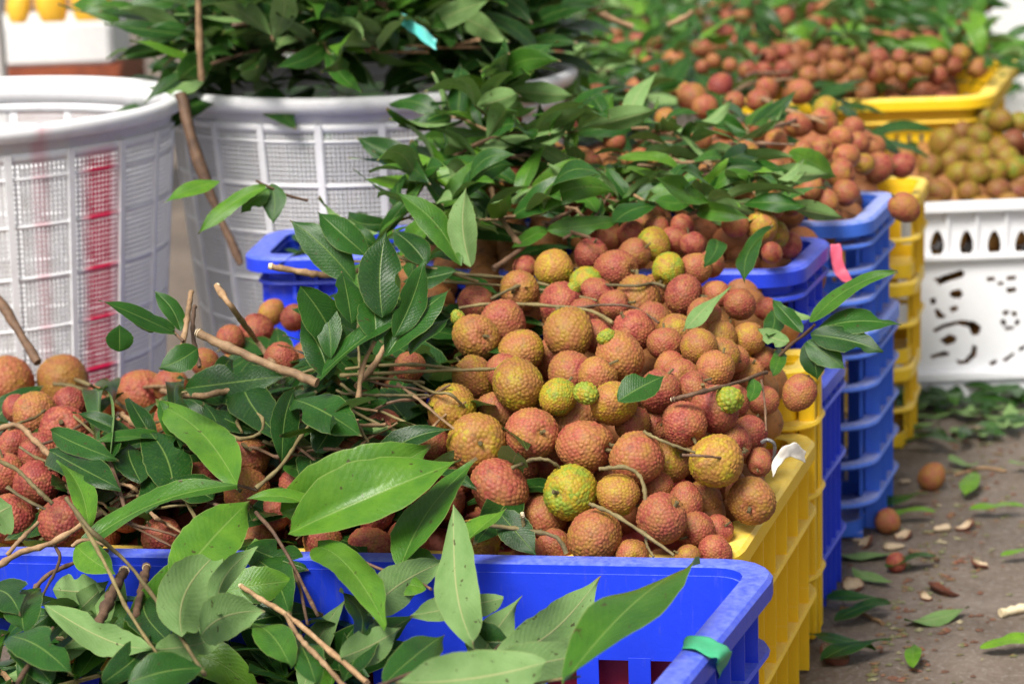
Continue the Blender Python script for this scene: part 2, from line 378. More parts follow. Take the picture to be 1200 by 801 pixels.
YAW = -math.radians(9.5); KS = math.tan(math.radians(9.5))
cr_front = crate('fruit_crate', 'empty-ended royal blue crate in front, green tape on its dusty rim', (.034, 1.335), 0, .62, .395, .226, -math.radians(9.5), math.tan(math.radians(11.5)),
                 M_BLUE, 'crates in the row', (.10, .165), (14, 9), .005, .014, (.03, .150), .030, .015, False, (14, 9, .017))
cr_y1 = crate('fruit_crate', 'bright yellow crate heaped with lychees, wire tied on its rim', (.152, 1.784), 0, .585, .352, .211, YAW, math.tan(math.radians(8)), M_YEL, 'crates in the row',
              (.065, .145), (12, 6), .008, .020, (.018, .180), flange=.017, slat=(24, 14, .012))
cr_y2 = crate('fruit_crate', 'taller yellow crate with flat corner posts, wedged before the blue stacks', (.262, 2.148), 0, .20, .052, .272, YAW, math.tan(math.radians(8)), M_YEL, 'crates in the row',
              (.065, .145, .215), (5, 1), .007, .018, rad=.012, flange=.016, post=True)
cr_a1 = crate('fruit_crate', 'tall blue crate behind the yellow crates, lower one of its stack', (.274, 2.215), 0, .36, .145, .232, YAW, KS, M_BLUE, 'crates in the row',
              (.055, .135, .205), (8, 4), .006, .018, (.02, .19), flange=.016, slat=(16, 8, .009))
cr_a2 = crate('fruit_crate', 'low blue crate with leaves trailing over it, upper one of its stack', (.262, 2.212), .233, .35, .15, .118, YAW, KS, M_BLUE, 'crates in the row',
              (.03, .062, .088), (7, 3), .005, .012, (.018, .085), flange=.011, slat=(14, 6, .012))
cr_b1 = crate('fruit_crate', 'faded blue crate with grimy grid walls at the bottom of its stack', (.366, 2.455), 0, .38, .165, .232, YAW, KS, M_BLUE2, 'crates in the row',
              (.042, .085, .128, .17, .205), (6, 3), .006, .016, (.02, .205), flange=.015, slat=(12, 6, .014))
cr_b2 = crate('fruit_crate', 'faded blue crate above the grimy one, next to the pink bag', (.362, 2.452), .233, .38, .17, .118, YAW, KS, M_BLUE2, 'crates in the row',
              (.03, .062, .09), (6, 3), .006, .014, (.018, .095), flange=.013, slat=(12, 6, .014))
c_post = (.474, 2.80)
for i in range(3):
    crate('fruit_crate', ['weathered yellow crate on the ground under two others', 'weathered yellow crate in the middle of the narrow yellow stack', 'weathered yellow crate topping the narrow yellow stack'][i],
          (c_post[0]+.004*i, c_post[1]), .105*i, .30, .14, .104, YAW, KS*.6, M_YEL2, 'weathered yellow crates', (.05,), (6, 2), .008, .006, (.02, .085), flange=.004, slat=(8, 4, .02))
crate('fruit_crate', 'yellow crate almost buried under the left heap of twigs and fruit', (-.035, 2.135), 0, .33, .17, .20, YAW, math.tan(math.radians(8)), M_YEL2, None, (.06, .13), (8, 3), .007, .014)
crate('fruit_crate', 'small blue crate of leaves in front of the white baskets', (-.098, 2.40), .18, .155, .13, .165, -math.radians(3), .05, M_BLUE, None, (.06, .105, .135), (5, 4), .004, .008)
crate('fruit_crate', 'dark blue crate carrying the small blue crate', (-.095, 2.40), 0, .17, .14, .178, -math.radians(3), .05, M_BLUE, None, (.06, .12), (4, 3), .004, .008)
YB = on_z(1148, 112, .36)
crate('fruit_crate', 'wide yellow crate of lychees at the back with open slatted sides', (YB.x, YB.y), .19, .32, .42, .17, -math.radians(3), math.tan(math.radians(14)), M_YEL, None,
      (.035, .135), (0, 0), .006, .010, (.04, .118), .03, .016, False, (15, 18, .011))
for i, (x, y) in enumerate(((.75, 4.0), (.35, 4.1), (.05, 3.9))):
    pass
# white crate with cut-out lettering, beyond the aisle
WY = on_z(1140, 466, 0).y
def white_crate():
    x0, x1 = .528, .86; H = .262; L_ = .30
    t = empty('fruit_crate', ((x0+x1)/2, WY, 0), math.radians(0.5)); tag(t, 'white crate with big cut-out lettering and teardrop holes along its top', 'crate')
    hw = (x1-x0)/2
    D = dist_face = (Vector((x0, WY, .13))-CAMP).length
    def face(px, py):                                   # survey pixel to face metres
        r = ray(px, py); q = CAMP + r*((WY)/r.y); return (q.x-(x0+x1)/2, q.z)
    def c2(cx, cy): return (1000+cx/2.67, 200+cy/2.67)
    holes = []
    for cx in (263, 355, 442, 528, 614, 700, 786):
        pts = []
        for i in range(14):
            a = 2*PI*i/14; rx = 27*(.55+.45*math.cos(a*.5)**0) ; yy = -math.cos(a)*42
            wx = 27*math.sin(a)*(.62 + .38*(yy+42)/84) ; pts.append(c2(cx+wx, 229+yy))
        holes.append(pts)
    big = [[(252, 338), (300, 325), (335, 312), (348, 322), (340, 336), (300, 346), (270, 360), (266, 348)],
           [(308, 378), (332, 372), (342, 386), (336, 400), (318, 398), (304, 390)], [(242, 402), (256, 398), (259, 414), (246, 420)],
           [(256, 436), (266, 434), (276, 448), (288, 452), (282, 462), (264, 460)], [(304, 428), (324, 424), (327, 438), (310, 444)],
           [(250, 498), (285, 480), (335, 470), (375, 472), (398, 488), (394, 512), (378, 518), (366, 508), (360, 492), (330, 486), (290, 494), (262, 508)],
           [(272, 530), (300, 514), (322, 520), (318, 538), (296, 546)], [(244, 578), (280, 566), (300, 570), (296, 580), (262, 584), (248, 590)],
           [(372, 546), (386, 552), (384, 580), (360, 602), (334, 606), (322, 590), (348, 592), (366, 572)]]
    small = [[(418, 335), (440, 333), (444, 345), (424, 347)], [(482, 332), (508, 330), (508, 342), (486, 345)], [(480, 368), (508, 366), (510, 380), (486, 384)], [(452, 350), (468, 348), (470, 358), (458, 360)],
             [(470, 440), (488, 438), (484, 452), (472, 452)], [(500, 440), (514, 446), (510, 458), (498, 452)], [(462, 470), (474, 466), (480, 482), (468, 486)], [(508, 470), (520, 466), (520, 482), (508, 486)], [(474, 490), (494, 488), (506, 496), (482, 500)],
             [(428, 600), (446, 592), (450, 602), (434, 612)], [(470, 590), (500, 570), (504, 578), (480, 600)], [(520, 555), (540, 545), (542, 556), (524, 568)]]
    for h in big+small:
        mx = sum(p[0] for p in h)/len(h); my = sum(p[1] for p in h)/len(h); e = 3.2
        holes.append([c2(p[0]+e*(p[0]-mx)/(math.hypot(p[0]-mx, p[1]-my)+1e-6), p[1]+e*(p[1]-my)/(math.hypot(p[0]-mx, p[1]-my)+1e-6)) for p in h])
    cu = bpy.data.curves.new('front_panel', 'CURVE'); cu.dimensions = '2D'; cu.fill_mode = 'BOTH'; cu.extrude = .0025
    def poly(pts):
        s = cu.splines.new('POLY'); s.points.add(len(pts)-1); s.use_cyclic_u = True
        for q, p in zip(s.points, pts): q.co = (p[0], p[1], 0, 1)
    poly([(-hw, .012), (hw, .012), (hw, H-.012), (-hw, H-.012)])
    for h in holes:
        q = [face(*p) for p in h]
        if max(a for a, b in q) < hw-.01: poly(q)
    to = bpy.data.objects.new('tmp', cu); COL.objects.link(to); dg = bpy.context.evaluated_depsgraph_get()
    me = bpy.data.meshes.new_from_object(to.evaluated_get(dg)); bpy.data.objects.remove(to)
    pan = link('front_panel', me, M_WHITE, t); pan.rotation_euler = (PI/2, 0, 0); pan.location = (0, .004, 0)
    link('rim', box_me('rim', -hw-.008, hw+.008, -.012, .010, H-.0125, H, .002), M_WHITE, t)
    link('rib', box_me('rib', -hw, hw, -.008, .0015, .186, .194, .0015), M_WHITE, t)
    link('rib', box_me('rib', -hw-.004, hw+.004, -.012, .0015, .026, .038, .002), M_WHITE, t)
    link('skirt', box_me('skirt', -hw+.02, hw-.02, -.006, .0014, .001, .0255, .002), M_WHITE, t)
    for i in range(8):
        x = -hw+.038*i*1.0+.002
        link('upright_rib', box_me('upright_rib', x-.0015, x+.0015, -.005, .0014, .1945, H-.013), M_WHITE, t)
    for s in (-1, 1):
        link('side_wall', box_me('side_wall', s*hw-.003, s*hw+.003, .0072, L_, .012, H-.001), M_WHITE, t)
    link('back_wall', box_me('back_wall', -hw+.0035, hw-.0035, L_-.006, L_, .012, H-.001), M_WHITE, t)
    link('floor_panel', box_me('floor_panel', -hw+.0035, hw-.0035, .008, L_-.0065, .012, .017), M_WHITE, t)
    return t, x0, x1, H, L_
wc, WX0, WX1, WH, WL = white_crate()

# red liner in the yellow crate
t = empty('red_tray', (0, 0, 0)); tag(t, 'red plastic tray set inside the yellow crate under the lychees', 'tray')
RK = Matrix.Rotation(YAW, 4, 'Z')
lc = Vector((.585/2 + math.tan(math.radians(8))*(-.352/2), -.352/2, 0)); tc_ = Vector((.152, 1.784, 0)) - RK.to_3x3() @ lc
t.location = tc_; t.rotation_euler = (0, 0, YAW)
link('tray_wall', sweep_ring('tray_wall', .562, .324, .015, [(-.003, .01), (0, .01), (0, .198), (.004, .202), (-.02, .202), (-.02, .198), (-.003, .198)], math.tan(math.radians(8))), M_RED, t)
link('tray_floor', box_me('tray_floor', -.27, .27, -.14, .14, .182, .186), M_RED, t)
t = empty('red_board', P(640, 790, 1.79)); t.location.z = 0; t.location.y = 1.768; t.location.x = .0; t.rotation_euler = (0, 0, YAW); tag(t, 'red plastic board upright behind the slots of the front blue crate', 'board')
link('board_panel', box_me('board_panel', -.30, .150, -.004, .0045, .0, .146, .002), M_RED, t)
link('board_lip', box_me('board_lip', -.305, .155, -.0075, .0065, .1465, .153, .002), M_RED, t)
# ------------------------------------------------------------------ lychees
def lychee_me(name, lod, ncell, seed, amp=.04, elong=1.04):
    rs = np.random.RandomState(seed); bm = bmesh.new(); bmesh.ops.create_icosphere(bm, subdivisions=lod, radius=1)
    me = bpy.data.meshes.new(name); bm.to_mesh(me); bm.free(); n = len(me.vertices)
    v = np.empty(n*3); me.vertices.foreach_get('co', v); v = v.reshape(-1, 3); v /= np.linalg.norm(v, axis=1)[:, None]
    i = np.arange(ncell)+.5; ph = np.arccos(1-2*i/ncell); th = PI*(1+5**.5)*i
    c = np.stack([np.cos(th)*np.sin(ph), np.sin(th)*np.sin(ph), np.cos(ph)], 1) + rs.normal(0, .62/ncell**.5, (ncell, 3)); c /= np.linalg.norm(c, axis=1)[:, None]
    d = np.arccos(np.clip(v @ c.T, -1, 1)); idx = np.argsort(d, axis=1)[:, :2]; d1 = d[np.arange(n), idx[:, 0]]; d2 = d[np.arange(n), idx[:, 1]]
    cs = (4*PI/ncell)**.5; e = np.clip((d2-d1)/(cs*.75), 0, 1); cell = e**.5
    tip = np.clip(1-d1/(cs*.4), 0, 1); ampc = rs.uniform(.45, 1.5, ncell)[idx[:, 0]]
    h = (cell*.9 + tip*.15)*amp*ampc
    low = sum(rs.uniform(-.042, .042)*np.sin(v @ rs.normal(0, 1.6, 3)+rs.uniform(0, 6)) for _ in range(4))
    r = 1 + h - amp*.5 + low
    z = v[:, 2]; out = v*r[:, None]
    lat = np.sqrt(v[:, 0]**2+v[:, 1]**2)
    sh = 1 + .06*z - .03*(z < 0)*z*z; out[:, :2] *= sh[:, None]
    out[:, 2] = out[:, 2]*elong - .16*np.exp(-(lat/.28)**2)*(z > 0)
    me.vertices.foreach_set('co', out.ravel())
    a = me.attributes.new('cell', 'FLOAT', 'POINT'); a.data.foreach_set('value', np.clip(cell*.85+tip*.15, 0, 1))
    a = me.attributes.new('cellid', 'FLOAT', 'POINT'); a.data.foreach_set('value', rs.uniform(0, 1, ncell)[idx[:, 0]])
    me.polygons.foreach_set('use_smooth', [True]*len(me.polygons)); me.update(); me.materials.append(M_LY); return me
LY_HI = [lychee_me('lychee', 6, 390+20*i, i, .036, (1.02, 1.08, 1.0, 1.12, 1.05)[i]) for i in range(5)]
LY_LO = [lychee_me('lychee', 5, 300, 20+i, .035, (1.02, 1.08, 1.0)[i]) for i in range(3)]
LY_SM = [lychee_me('unripe_lychee', 5, 90, 40, .10, 1.25)]
STALKS = [tube_me('stalk', [Vector((0, 0, .80)), Vector((.02*i, .03, 1.02)), Vector((.10*i-.06, .05, 1.18+.06*i))], .085, .065, 5, 6, .12, .2, 70+i) for i in range(3)]
for q_ in STALKS: q_.materials.append(M_GRN)
def put_lychee(p, dia, ripe, hi=True, val=1.0, sm=False, axis=None):
    me = LY_SM[0] if sm else random.choice(LY_HI if hi else LY_LO)
    o = bpy.data.objects.new('unripe_lychee' if sm else 'lychee', me); COL.objects.link(o)
    o.location = p; s = dia/2; o.scale = (s*random.uniform(.95, 1.03), s*random.uniform(.93, 1.05), s*random.uniform(.93, 1.10))
    q = Quaternion((random.gauss(0, 1), random.gauss(0, 1), random.gauss(0, 1), random.gauss(0, 1))).normalized()
    if axis is not None: q = Vector(axis).to_track_quat('Z', 'Y')
    o.rotation_mode = 'QUATERNION'; o.rotation_quaternion = q
    o.color = (ripe, val, random.random(), 1)
    if hi and not sm:
        q_ = link('stalk', STALKS[random.randrange(3)], None, o)
    return o
# survey of the lychees that can be told apart: (x, y, width, ripeness 0 green .. 1 red)
FR = [(558, 394, 57, .52), (667, 391, 63, .45), (649, 315, 49, .34), (686, 331, 38, .14), (609, 341, 47, .52), (611, 364, 46, .55), (590, 377, 54, .75), (559, 355, 38, .78),
      (658, 356, 50, .82), (615, 314, 28, .8), (693, 299, 40, .88), (611, 412, 54, .45), (683, 370, 44, .75), (608, 451, 64, .36), (530, 478, 61, .34), (558, 520, 66, .40), (622, 508, 60, .66),
      (555, 442, 48, .48), (579, 484, 50, .58), (654, 465, 46, .18), (669, 437, 54, .68), (673, 491, 58, .60), (684, 523, 60, .70), (586, 571, 64, .74), (670, 576, 60, .12), (639, 604, 54, .62),
      (697, 628, 62, .58), (556, 635, 56, .42), (523, 586, 48, .78), (669, 645, 38, .80), (721, 315, 48, .74), (743, 298, 38, .60), (766, 287, 40, .28), (783, 315, 40, .16), (816, 315, 37, .64), (834, 309, 34, .68),
      (801, 346, 48, .80), (748, 354, 56, .56), (744, 387, 50, .82), (726, 418, 58, .62), (780, 403, 42, .74), (793, 391, 48, .44), (820, 406, 40, .52), (844, 397, 38, .44), (876, 397, 36, .46), (867, 356, 38, .76),
      (897, 362, 26, .84), (846, 414, 40, .52), (812, 286, 30, .86), (790, 280, 30, .84), (719, 472, 54, .42), (773, 458, 48, .80), (797, 442, 46, .68), (801, 496, 55, .80), (838, 480, 56, .84),
      (837, 434, 44, .60), (874, 440, 42, .62), (877, 508, 44, .84), (859, 519, 44, .80), (839, 541, 60, .34), (747, 537, 63, .64), (784, 541, 52, .46), (742, 497, 40, .66), (724, 579, 50, .40),
      (775, 608, 60, .74), (803, 590, 44, .76), (814, 620, 46, .72), (822, 588, 52, .58), (880, 586, 56, .54), (838, 622, 40, .80), (838, 646, 42, .76), (740, 652, 42, .58), (806, 653, 32, .5), (620, 648, 40, .74), (700, 590, 46, .76),
      (640, 540, 50, .80), (610, 545, 44, .74), (652, 420, 50, .64), (700, 440, 50, .58), (765, 500, 46, .74), (700, 345, 42, .78), (768, 340, 40, .6), (720, 360, 40, .74), (785, 430, 40, .7), (700, 395, 40, .72), (815, 455, 44, .74), (860, 470, 42, .74),
      (715, 560, 44, .7), (757, 575, 44, .74), (770, 570, 40, .7), (855, 570, 44, .66), (830, 560, 40, .7), (590, 610, 48, .7), (575, 600, 40, .74), (650, 640, 40, .7), (890, 540, 30, .75), (895, 470, 36, .7), (895, 420, 32, .66),
      (860, 420, 36, .7), (825, 370, 38, .66), (800, 372, 38, .7), (840, 345, 34, .72), (765, 375, 42, .7), (505, 520, 44, .7), (535, 555, 46, .72), (590, 435, 40, .74), (640, 480, 40, .6)]
LF = [(6, 449, 62, .68), (65, 424, 54, .16), (73, 447, 58, .52), (168, 420, 54, .56), (129, 421, 40, .86), (164, 464, 57, .74), (40, 486, 52, .60), (74, 505, 60, .88), (115, 440, 36, .25), (150, 512, 36, .86), (200, 452, 40, .7),
      (20, 478, 34, .9), (82, 474, 44, .9), (15, 522, 40, .88), (13, 608, 60, .88), (76, 610, 58, .92), (42, 567, 52, .94), (5, 556, 44, .8), (230, 566, 48, .88), (290, 538, 56, .66), (352, 566, 44, .88), (100, 560, 44, .9), (120, 470, 40, .8), (45, 530, 46, .92),
      (150, 600, 46, .9), (190, 630, 46, .9), (40, 635, 46, .92), (110, 530, 46, .9), (250, 510, 44, .8), (320, 600, 44, .86), (400, 560, 44, .84), (450, 500, 44, .8), (240, 630, 44, .9), (440, 600, 46, .8),
      (300, 388, 42, .84), (318, 366, 32, .52), (270, 397, 34, .8), (345, 372, 34, .8), (240, 425, 34, .7), (330, 420, 40, .8), (380, 500, 40, .8), (480, 430, 40, .7)]
_r = random.Random(5)
for _ in range(600):
    q = (_r.uniform(-5, 490), _r.uniform(430, 642), _r.uniform(44, 54), _r.choice((.7, .8, .88, .62)))
    if q[1] < 520 and q[0] > 235: continue
    if all(math.hypot(q[0]-a[0], q[1]-a[1]) > 38 for a in LF): LF.append(q)
MF = [(600, 215, 30, .7), (575, 240, 28, .8), (560, 205, 26, .8), (625, 190, 28, .7), (530, 232, 26, .84), (690, 190, 30, .64), (720, 165, 28, .7), (665, 150, 26, .7), (750, 190, 30, .6), (640, 120, 26, .7), (700, 110, 26, .74), (780, 195, 30, .62), (600, 140, 24, .74), (805, 215, 30, .66), (735, 130, 26, .6), (415, 97, 20, .6), (760, 80, 26, .7), (790, 70, 24, .6), (680, 80, 24, .74), (655, 215, 34, .66), (669, 240, 28, .9), (702, 243, 30, .82), (757, 259, 40, .6), (765, 255, 30, .66), (894, 237, 46, .64), (862, 262, 34, .7), (892, 266, 36, .36), (908, 274, 34, .28), (924, 288, 32, .86), (905, 296, 26, .8),
      (935, 147, 28, .74), (965, 143, 32, .66), (985, 162, 32, .72), (1006, 168, 28, .7), (1024, 172, 28, .66), (963, 175, 30, .66), (992, 184, 30, .66), (985, 203, 34, .66), (1030, 196, 34, .8), (1058, 194, 28, .86), (1012, 192, 26, .44), (968, 128, 30, .22),
      (938, 108, 30, .66), (889, 118, 26, .7), (898, 104, 26, .74), (812, 116, 36, .62), (844, 102, 30, .88), (992, 226, 32, .7), (968, 236, 28, .68), (928, 240, 26, .6), (826, 125, 30, .7), (800, 110, 30, .4), (745, 105, 26, .72), (780, 140, 26, .5),
      (820, 165, 28, .56), (850, 150, 28, .6), (875, 180, 30, .55), (905, 200, 28, .62), (890, 150, 28, .62), (845, 235, 30, .6), (955, 205, 30, .66), (740, 275, 34, .78), (770, 268, 32, .74), (715, 280, 34, .72), (690, 268, 30, .8), (800, 265, 28, .8), (640, 240, 28, .84),
      (730, 235, 28, .7), (950, 220, 26, .6), (910, 165, 26, .6), (860, 120, 26, .7), (940, 180, 28, .62), (1000, 150, 26, .7)]
TOPS = {(608, 451), (530, 478), (558, 520), (670, 576), (667, 391), (649, 315), (622, 508), (586, 571), (684, 523), (839, 541), (880, 586), (801, 346), (558, 394), (697, 628), (775, 608), (747, 537), (719, 472), (801, 496), (609, 341), (590, 377), (783, 315), (168, 420), (164, 464), (6, 449), (76, 610), (13, 608), (654, 465), (724, 579), (838, 480), (721, 315)}
def solve(lst, f=heap_z, sink=.30, dmax=8):
    out = []
    for px, py, w, rp in lst:
        d = march(px, py, f)
        if d is None: continue
        out.append([px, py, w, rp, d + w*d/F*(sink - (.38 if (px, py) in TOPS else 0)), (px, py) in TOPS])
    for it in range(50):                                 # push overlapping fruit apart, the farther one back along its ray
        moved = False
        pos = [P(a[0], a[1], a[4]) for a in out]; rad = [a[2]*a[4]/F/2 for a in out]
        for i in range(len(out)):
            for j in range(i+1, len(out)):
                dv = pos[i]-pos[j]; ov = (rad[i]+rad[j])*.93 - dv.length
                if ov > 0:
                    k = (j if out[i][5] else i) if out[i][5] != out[j][5] else (i if out[i][4] > out[j][4] else j); out[k][4] += ov*.5; pos[k] = P(out[k][0], out[k][1], out[k][4]); moved = True
        if not moved: break
    return [(P(a[0], a[1], a[4]), a[2]*a[4]/F, a[3], a[0], a[1]) for a in out]
def hue(r): return 'yellow green' if r < .22 else 'olive yellow' if r < .38 else 'golden brown' if r < .5 else 'orange brown' if r < .64 else 'dusty red' if r < .8 else 'deep red'
ORD = ['first', 'second', 'third', 'fourth', 'fifth', 'sixth', 'seventh', 'eighth', 'ninth', 'tenth', 'eleventh', 'twelfth', 'thirteenth', 'fourteenth', 'fifteenth', 'sixteenth', 'seventeenth', 'eighteenth', 'nineteenth', 'twentieth', 'twenty-first', 'twenty-second', 'twenty-third', 'twenty-fourth', 'twenty-fifth', 'twenty-sixth', 'twenty-seventh', 'twenty-eighth', 'twenty-ninth', 'thirtieth']
def rowed(items, bands, where, ref, group):
    """items: (object, hue, px, py); rows counted up from the crate rim, places counted from ref"""
    by = {}
    for it in items: by.setdefault(min(range(len(bands)), key=lambda b: abs(bands[b][0]-it[3])), []).append(it)
    for b, its in by.items():
        its.sort(key=lambda i: -i[2])
        for n, (o, h, px, py) in enumerate(its):
            tag(o, '%s lychee %s from %s, %s, %s' % (h, ORD[n % 30], ref, bands[b][1], where), 'lychee', group)
ALLF = []
def plant(lst, hi, val=1.0, **kw):
    r = []
    for p, dia, rp, px, py in solve(lst, **kw):
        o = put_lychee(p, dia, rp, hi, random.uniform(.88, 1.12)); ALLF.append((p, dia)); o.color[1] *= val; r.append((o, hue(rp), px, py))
    return r
front = plant(FR, True)
rowed(front, [(645, 'row along the rim'), (590, 'second row up'), (535, 'third row up'), (480, 'fourth row up'), (430, 'fifth row up'), (385, 'sixth row up'), (340, 'seventh row up'), (300, 'top row')], 'front heap', 'the yellow crate', 'lychees heaped in front')
leftf = plant(LF, True)
rowed(leftf, [(610, 'lowest row'), (555, 'second row up'), (500, 'third row up'), (450, 'fourth row up'), (400, 'top row')], 'among twigs', 'the main heap', 'lychees among the twigs')
midf = plant(MF, False)
rowed(midf, [(285, 'lowest row'), (250, 'second row up'), (215, 'third row up'), (180, 'fourth row up'), (145, 'fifth row up'), (110, 'top row')], 'above blue stacks', 'the aisle', 'lychees above the blue stacks')
# green unripe ones, and those that hang or lie alone
for px, py, w, lab in ((537, 372, 17, 'tiny green unripe lychee beside the dark upright leaves'), (687, 461, 27, 'small bright green unripe lychee in the middle of the heap'), (853, 468, 32, 'green ridged unripe lychee under the dark twig'),
                       (672, 338, 15, 'tiny green unripe lychee under the topmost olive one'), (711, 395, 20, 'small green unripe lychee below the crossing stalk')):
    d = march(px, py) - .03; o = put_lychee(P(px, py, d), w*d/F, .02, True, 1.0, True); tag(o, lab, 'unripe lychee')
o = put_lychee(P(937, 460, 2.06), 41*2.06/F, .66, True); tag(o, 'dull red lychee hanging off the leafy twig over the yellow crate', 'lychee')
o = put_lychee(P(1060, 243, 2.46), 33*2.46/F, .66, True); tag(o, 'orange lychee hanging against the top of the yellow post', 'lychee')
WFL = [(1107, 168, 36, .3), (1124, 206, 34, .32), (1100, 226, 30, .5), (1135, 226, 30, .4), (1164, 202, 32, .25), (1191, 199, 32, .18), (1171, 175, 30, .3), (1174, 142, 28, .3), (1188, 166, 28, .7), (1148, 160, 30, .28), (1130, 176, 30, .3),
       (1150, 185, 30, .35), (1170, 225, 30, .55), (1195, 225, 30, .6), (1115, 190, 30, .35), (1195, 145, 28, .25), (1128, 155, 26, .5), (1090, 195, 28, .4), (1155, 138, 26, .25), (1085, 215, 26, .5), (1180, 185, 30, .3), (1145, 205, 30, .3)]
def wz(x, y):
    if WX0 < x < WX1 and WY < y < WY+WL: return WH-.012+.080*min(1, (y-WY)/.25)
    return -1
wf = plant(WFL, False, .62, f=wz)  # skin colour darkened so this fruit reads as standing in shade
rowed(wf, [(226, 'lowest row'), (202, 'second row up'), (178, 'third row up'), (148, 'top row')], 'white crate', 'the picture edge', 'greenish lychees in the white crate')
# far heaps: random but touching
def scatter(region, n, w, seedripe, f=heap_z, tries=4000, mind=.0, dd=0):
    lst = []; rr = random.Random(99)
    for _ in range(tries):
        if len(lst) >= n: break
        px = rr.uniform(region[0], region[2]); py = rr.uniform(region[1], region[3]); ww = w*rr.uniform(.85, 1.1)
        if all(math.hypot(px-a[0], py-a[1]) > .72*w for a in lst): lst.append((px, py, ww, rr.choice(seedripe)))
    return lst
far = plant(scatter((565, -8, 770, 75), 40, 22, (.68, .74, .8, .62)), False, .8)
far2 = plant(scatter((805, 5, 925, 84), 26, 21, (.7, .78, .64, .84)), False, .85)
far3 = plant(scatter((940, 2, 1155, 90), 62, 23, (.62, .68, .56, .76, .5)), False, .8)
rowed(far, [(60, 'lowest row'), (38, 'middle row'), (15, 'top row')], 'far leafy pile', 'the yellow crate', 'far lychees behind the leaves')
rowed(far2, [(78, 'lowest row'), (60, 'second row up'), (42, 'third row up'), (24, 'top row')], 'far middle pile', 'the yellow crate', 'far lychees in the middle')
rowed(far3, [(85, 'lowest row'), (68, 'second row up'), (50, 'third row up'), (32, 'fourth row up'), (14, 'top row')], 'wide yellow crate', 'its end', 'far lychees in the yellow crate')
# the packed fruit below the ones in view
def filler(points, lab, ripe, rad=.0185, val=.9):
    src = lychee_me('packed', 4, 300, 77, .03, 1.03); n = len(src.vertices); v0 = np.empty(n*3); src.vertices.foreach_get('co', v0); v0 = v0.reshape(-1, 3)
    f0 = np.array([list(p.vertices) for p in src.polygons]); ca = np.empty(n); src.attributes['cell'].data.foreach_get('value', ca)
    V = []; Fc = []; rs = np.random.RandomState(3); A = []
    for k, p in enumerate(points):
        q = np.array(Quaternion(rs.normal(size=4)).normalized().to_matrix()); V.append((v0*rad) @ q.T + np.array(p)); Fc.append(f0+k*n); A.append(ca)
    V = np.concatenate(V); Fc = np.concatenate(Fc); me = bpy.data.meshes.new('packed_lychees')
    me.from_pydata(V.tolist(), [], Fc.tolist()); me.polygons.foreach_set('use_smooth', [True]*len(me.polygons))
    a = me.attributes.new('cell', 'FLOAT', 'POINT'); a.data.foreach_set('value', np.concatenate(A)); me.attributes.new('cellid', 'FLOAT', 'POINT')
    o = link('packed_lychees', me, M_LY); o.color = (ripe, val, .3, 1); tag(o, lab, 'lychees', None, 'stuff')
pts = []
for x in np.arange(-.46, .52, .036):
    for y in np.arange(1.76, 2.95, .036):
        xx = x+random.uniform(-.008, .008); yy = y+random.uniform(-.008, .008); z = heap_z(xx, yy)
        if z < .2 or yy - y_edge(xx) < .03 or heap_z(xx+.04, yy) < .2: continue
        pts.append((xx, yy+.03, z-.062+random.uniform(-.006, .006)))
filler(pts, 'packed lychees filling the heap under the top layer', .8)
pts = [(YB.x-.30+.037*i+.25*(.03+.037*j)*0+.2*.037*j+random.uniform(-.006, .006), YB.y+.04+.037*j, .335+.012*j*(j < 5)+.06*(j >= 5)+random.uniform(-.01, .012)) for i in range(8) for j in range(10)]
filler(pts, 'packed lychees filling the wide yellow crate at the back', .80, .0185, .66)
pts = [(x+random.uniform(-.006, .006), WY+.03+.036*j+random.uniform(0, .008), z+random.uniform(-.006, .006)) for x in np.arange(WX0+.025, WX1-.02, .036) for z in np.arange(.04, WH-.015, .034) for j in range(2)]
filler(pts, 'packed lychees inside the white crate seen through its holes', .5, .0178)
pts = [(x, y, WH+.05*min(1, (y-WY)/.25)-.03) for x in np.arange(WX0+.025, WX1-.02, .035) for y in np.arange(WY+.03, WY+WL-.02, .035)]
filler(pts, 'packed greenish lychees under the top ones in the white crate', .62, .0178)

# ------------------------------------------------------------------ leaves and branches
def leaf_data(L_, W_, curl=.5, fold=.35, wave=.004, seed=0, nu=12, nv=6, twist=0.0):
    rnd = random.Random(seed); v = []; f = []; uv = []; ang = curl*.5; y = z = 0.0; ph = rnd.uniform(0, 6); side = rnd.uniform(-.08, .08); bite = rnd.random() < .30; bt = rnd.uniform(.3, .75); bs = rnd.choice((-1, 1)); bd = rnd.uniform(.25, .6)
    for i in range(nu+1):
        t = i/nu
        if i: y += L_/nu*math.cos(ang); z += L_/nu*math.sin(ang); ang -= curl/nu
        w = W_/2*max(0, math.sin(PI*min(1, t**.82)))**.8
        if t > .8: w = W_/2*(math.sin(PI*.8**.82)**.8)*((1-t)/.2)**1.25
        if i == nu: w = W_*.004
        if 0 < i < nu: w *= 1 + rnd.uniform(-.045, .045)
        w = max(w, W_*.014); fo = fold*(1-.55*t)
        for j in range(nv+1):
            s = -1+2*j/nv; wv = wave*math.sin(t*7.5+ph+(1.7 if s > 0 else 0))*abs(s)**1.5
            if bite and s*bs > 0: s *= 1 - bd*max(0, 1-((t-bt)/.11)**2)
            ca = math.cos(fo); sa = math.sin(fo); rz = abs(s)*w*sa - .35*w*s*s*.5
            xx = s*w*ca; zz = rz+wv; tw = twist*t
            x2 = xx*math.cos(tw)-zz*math.sin(tw); z2 = xx*math.sin(tw)+zz*math.cos(tw)
            v.append((x2+side*L_*math.sin(PI*t), y - z2*math.sin(ang)*.6, z+z2)); uv.append((.5+s*.5, t))
    for i in range(nu):
        for j in range(nv):
            a = i*(nv+1)+j; f.append((a, a+1, a+nv+2, a+nv+1))
    return v, f, uv
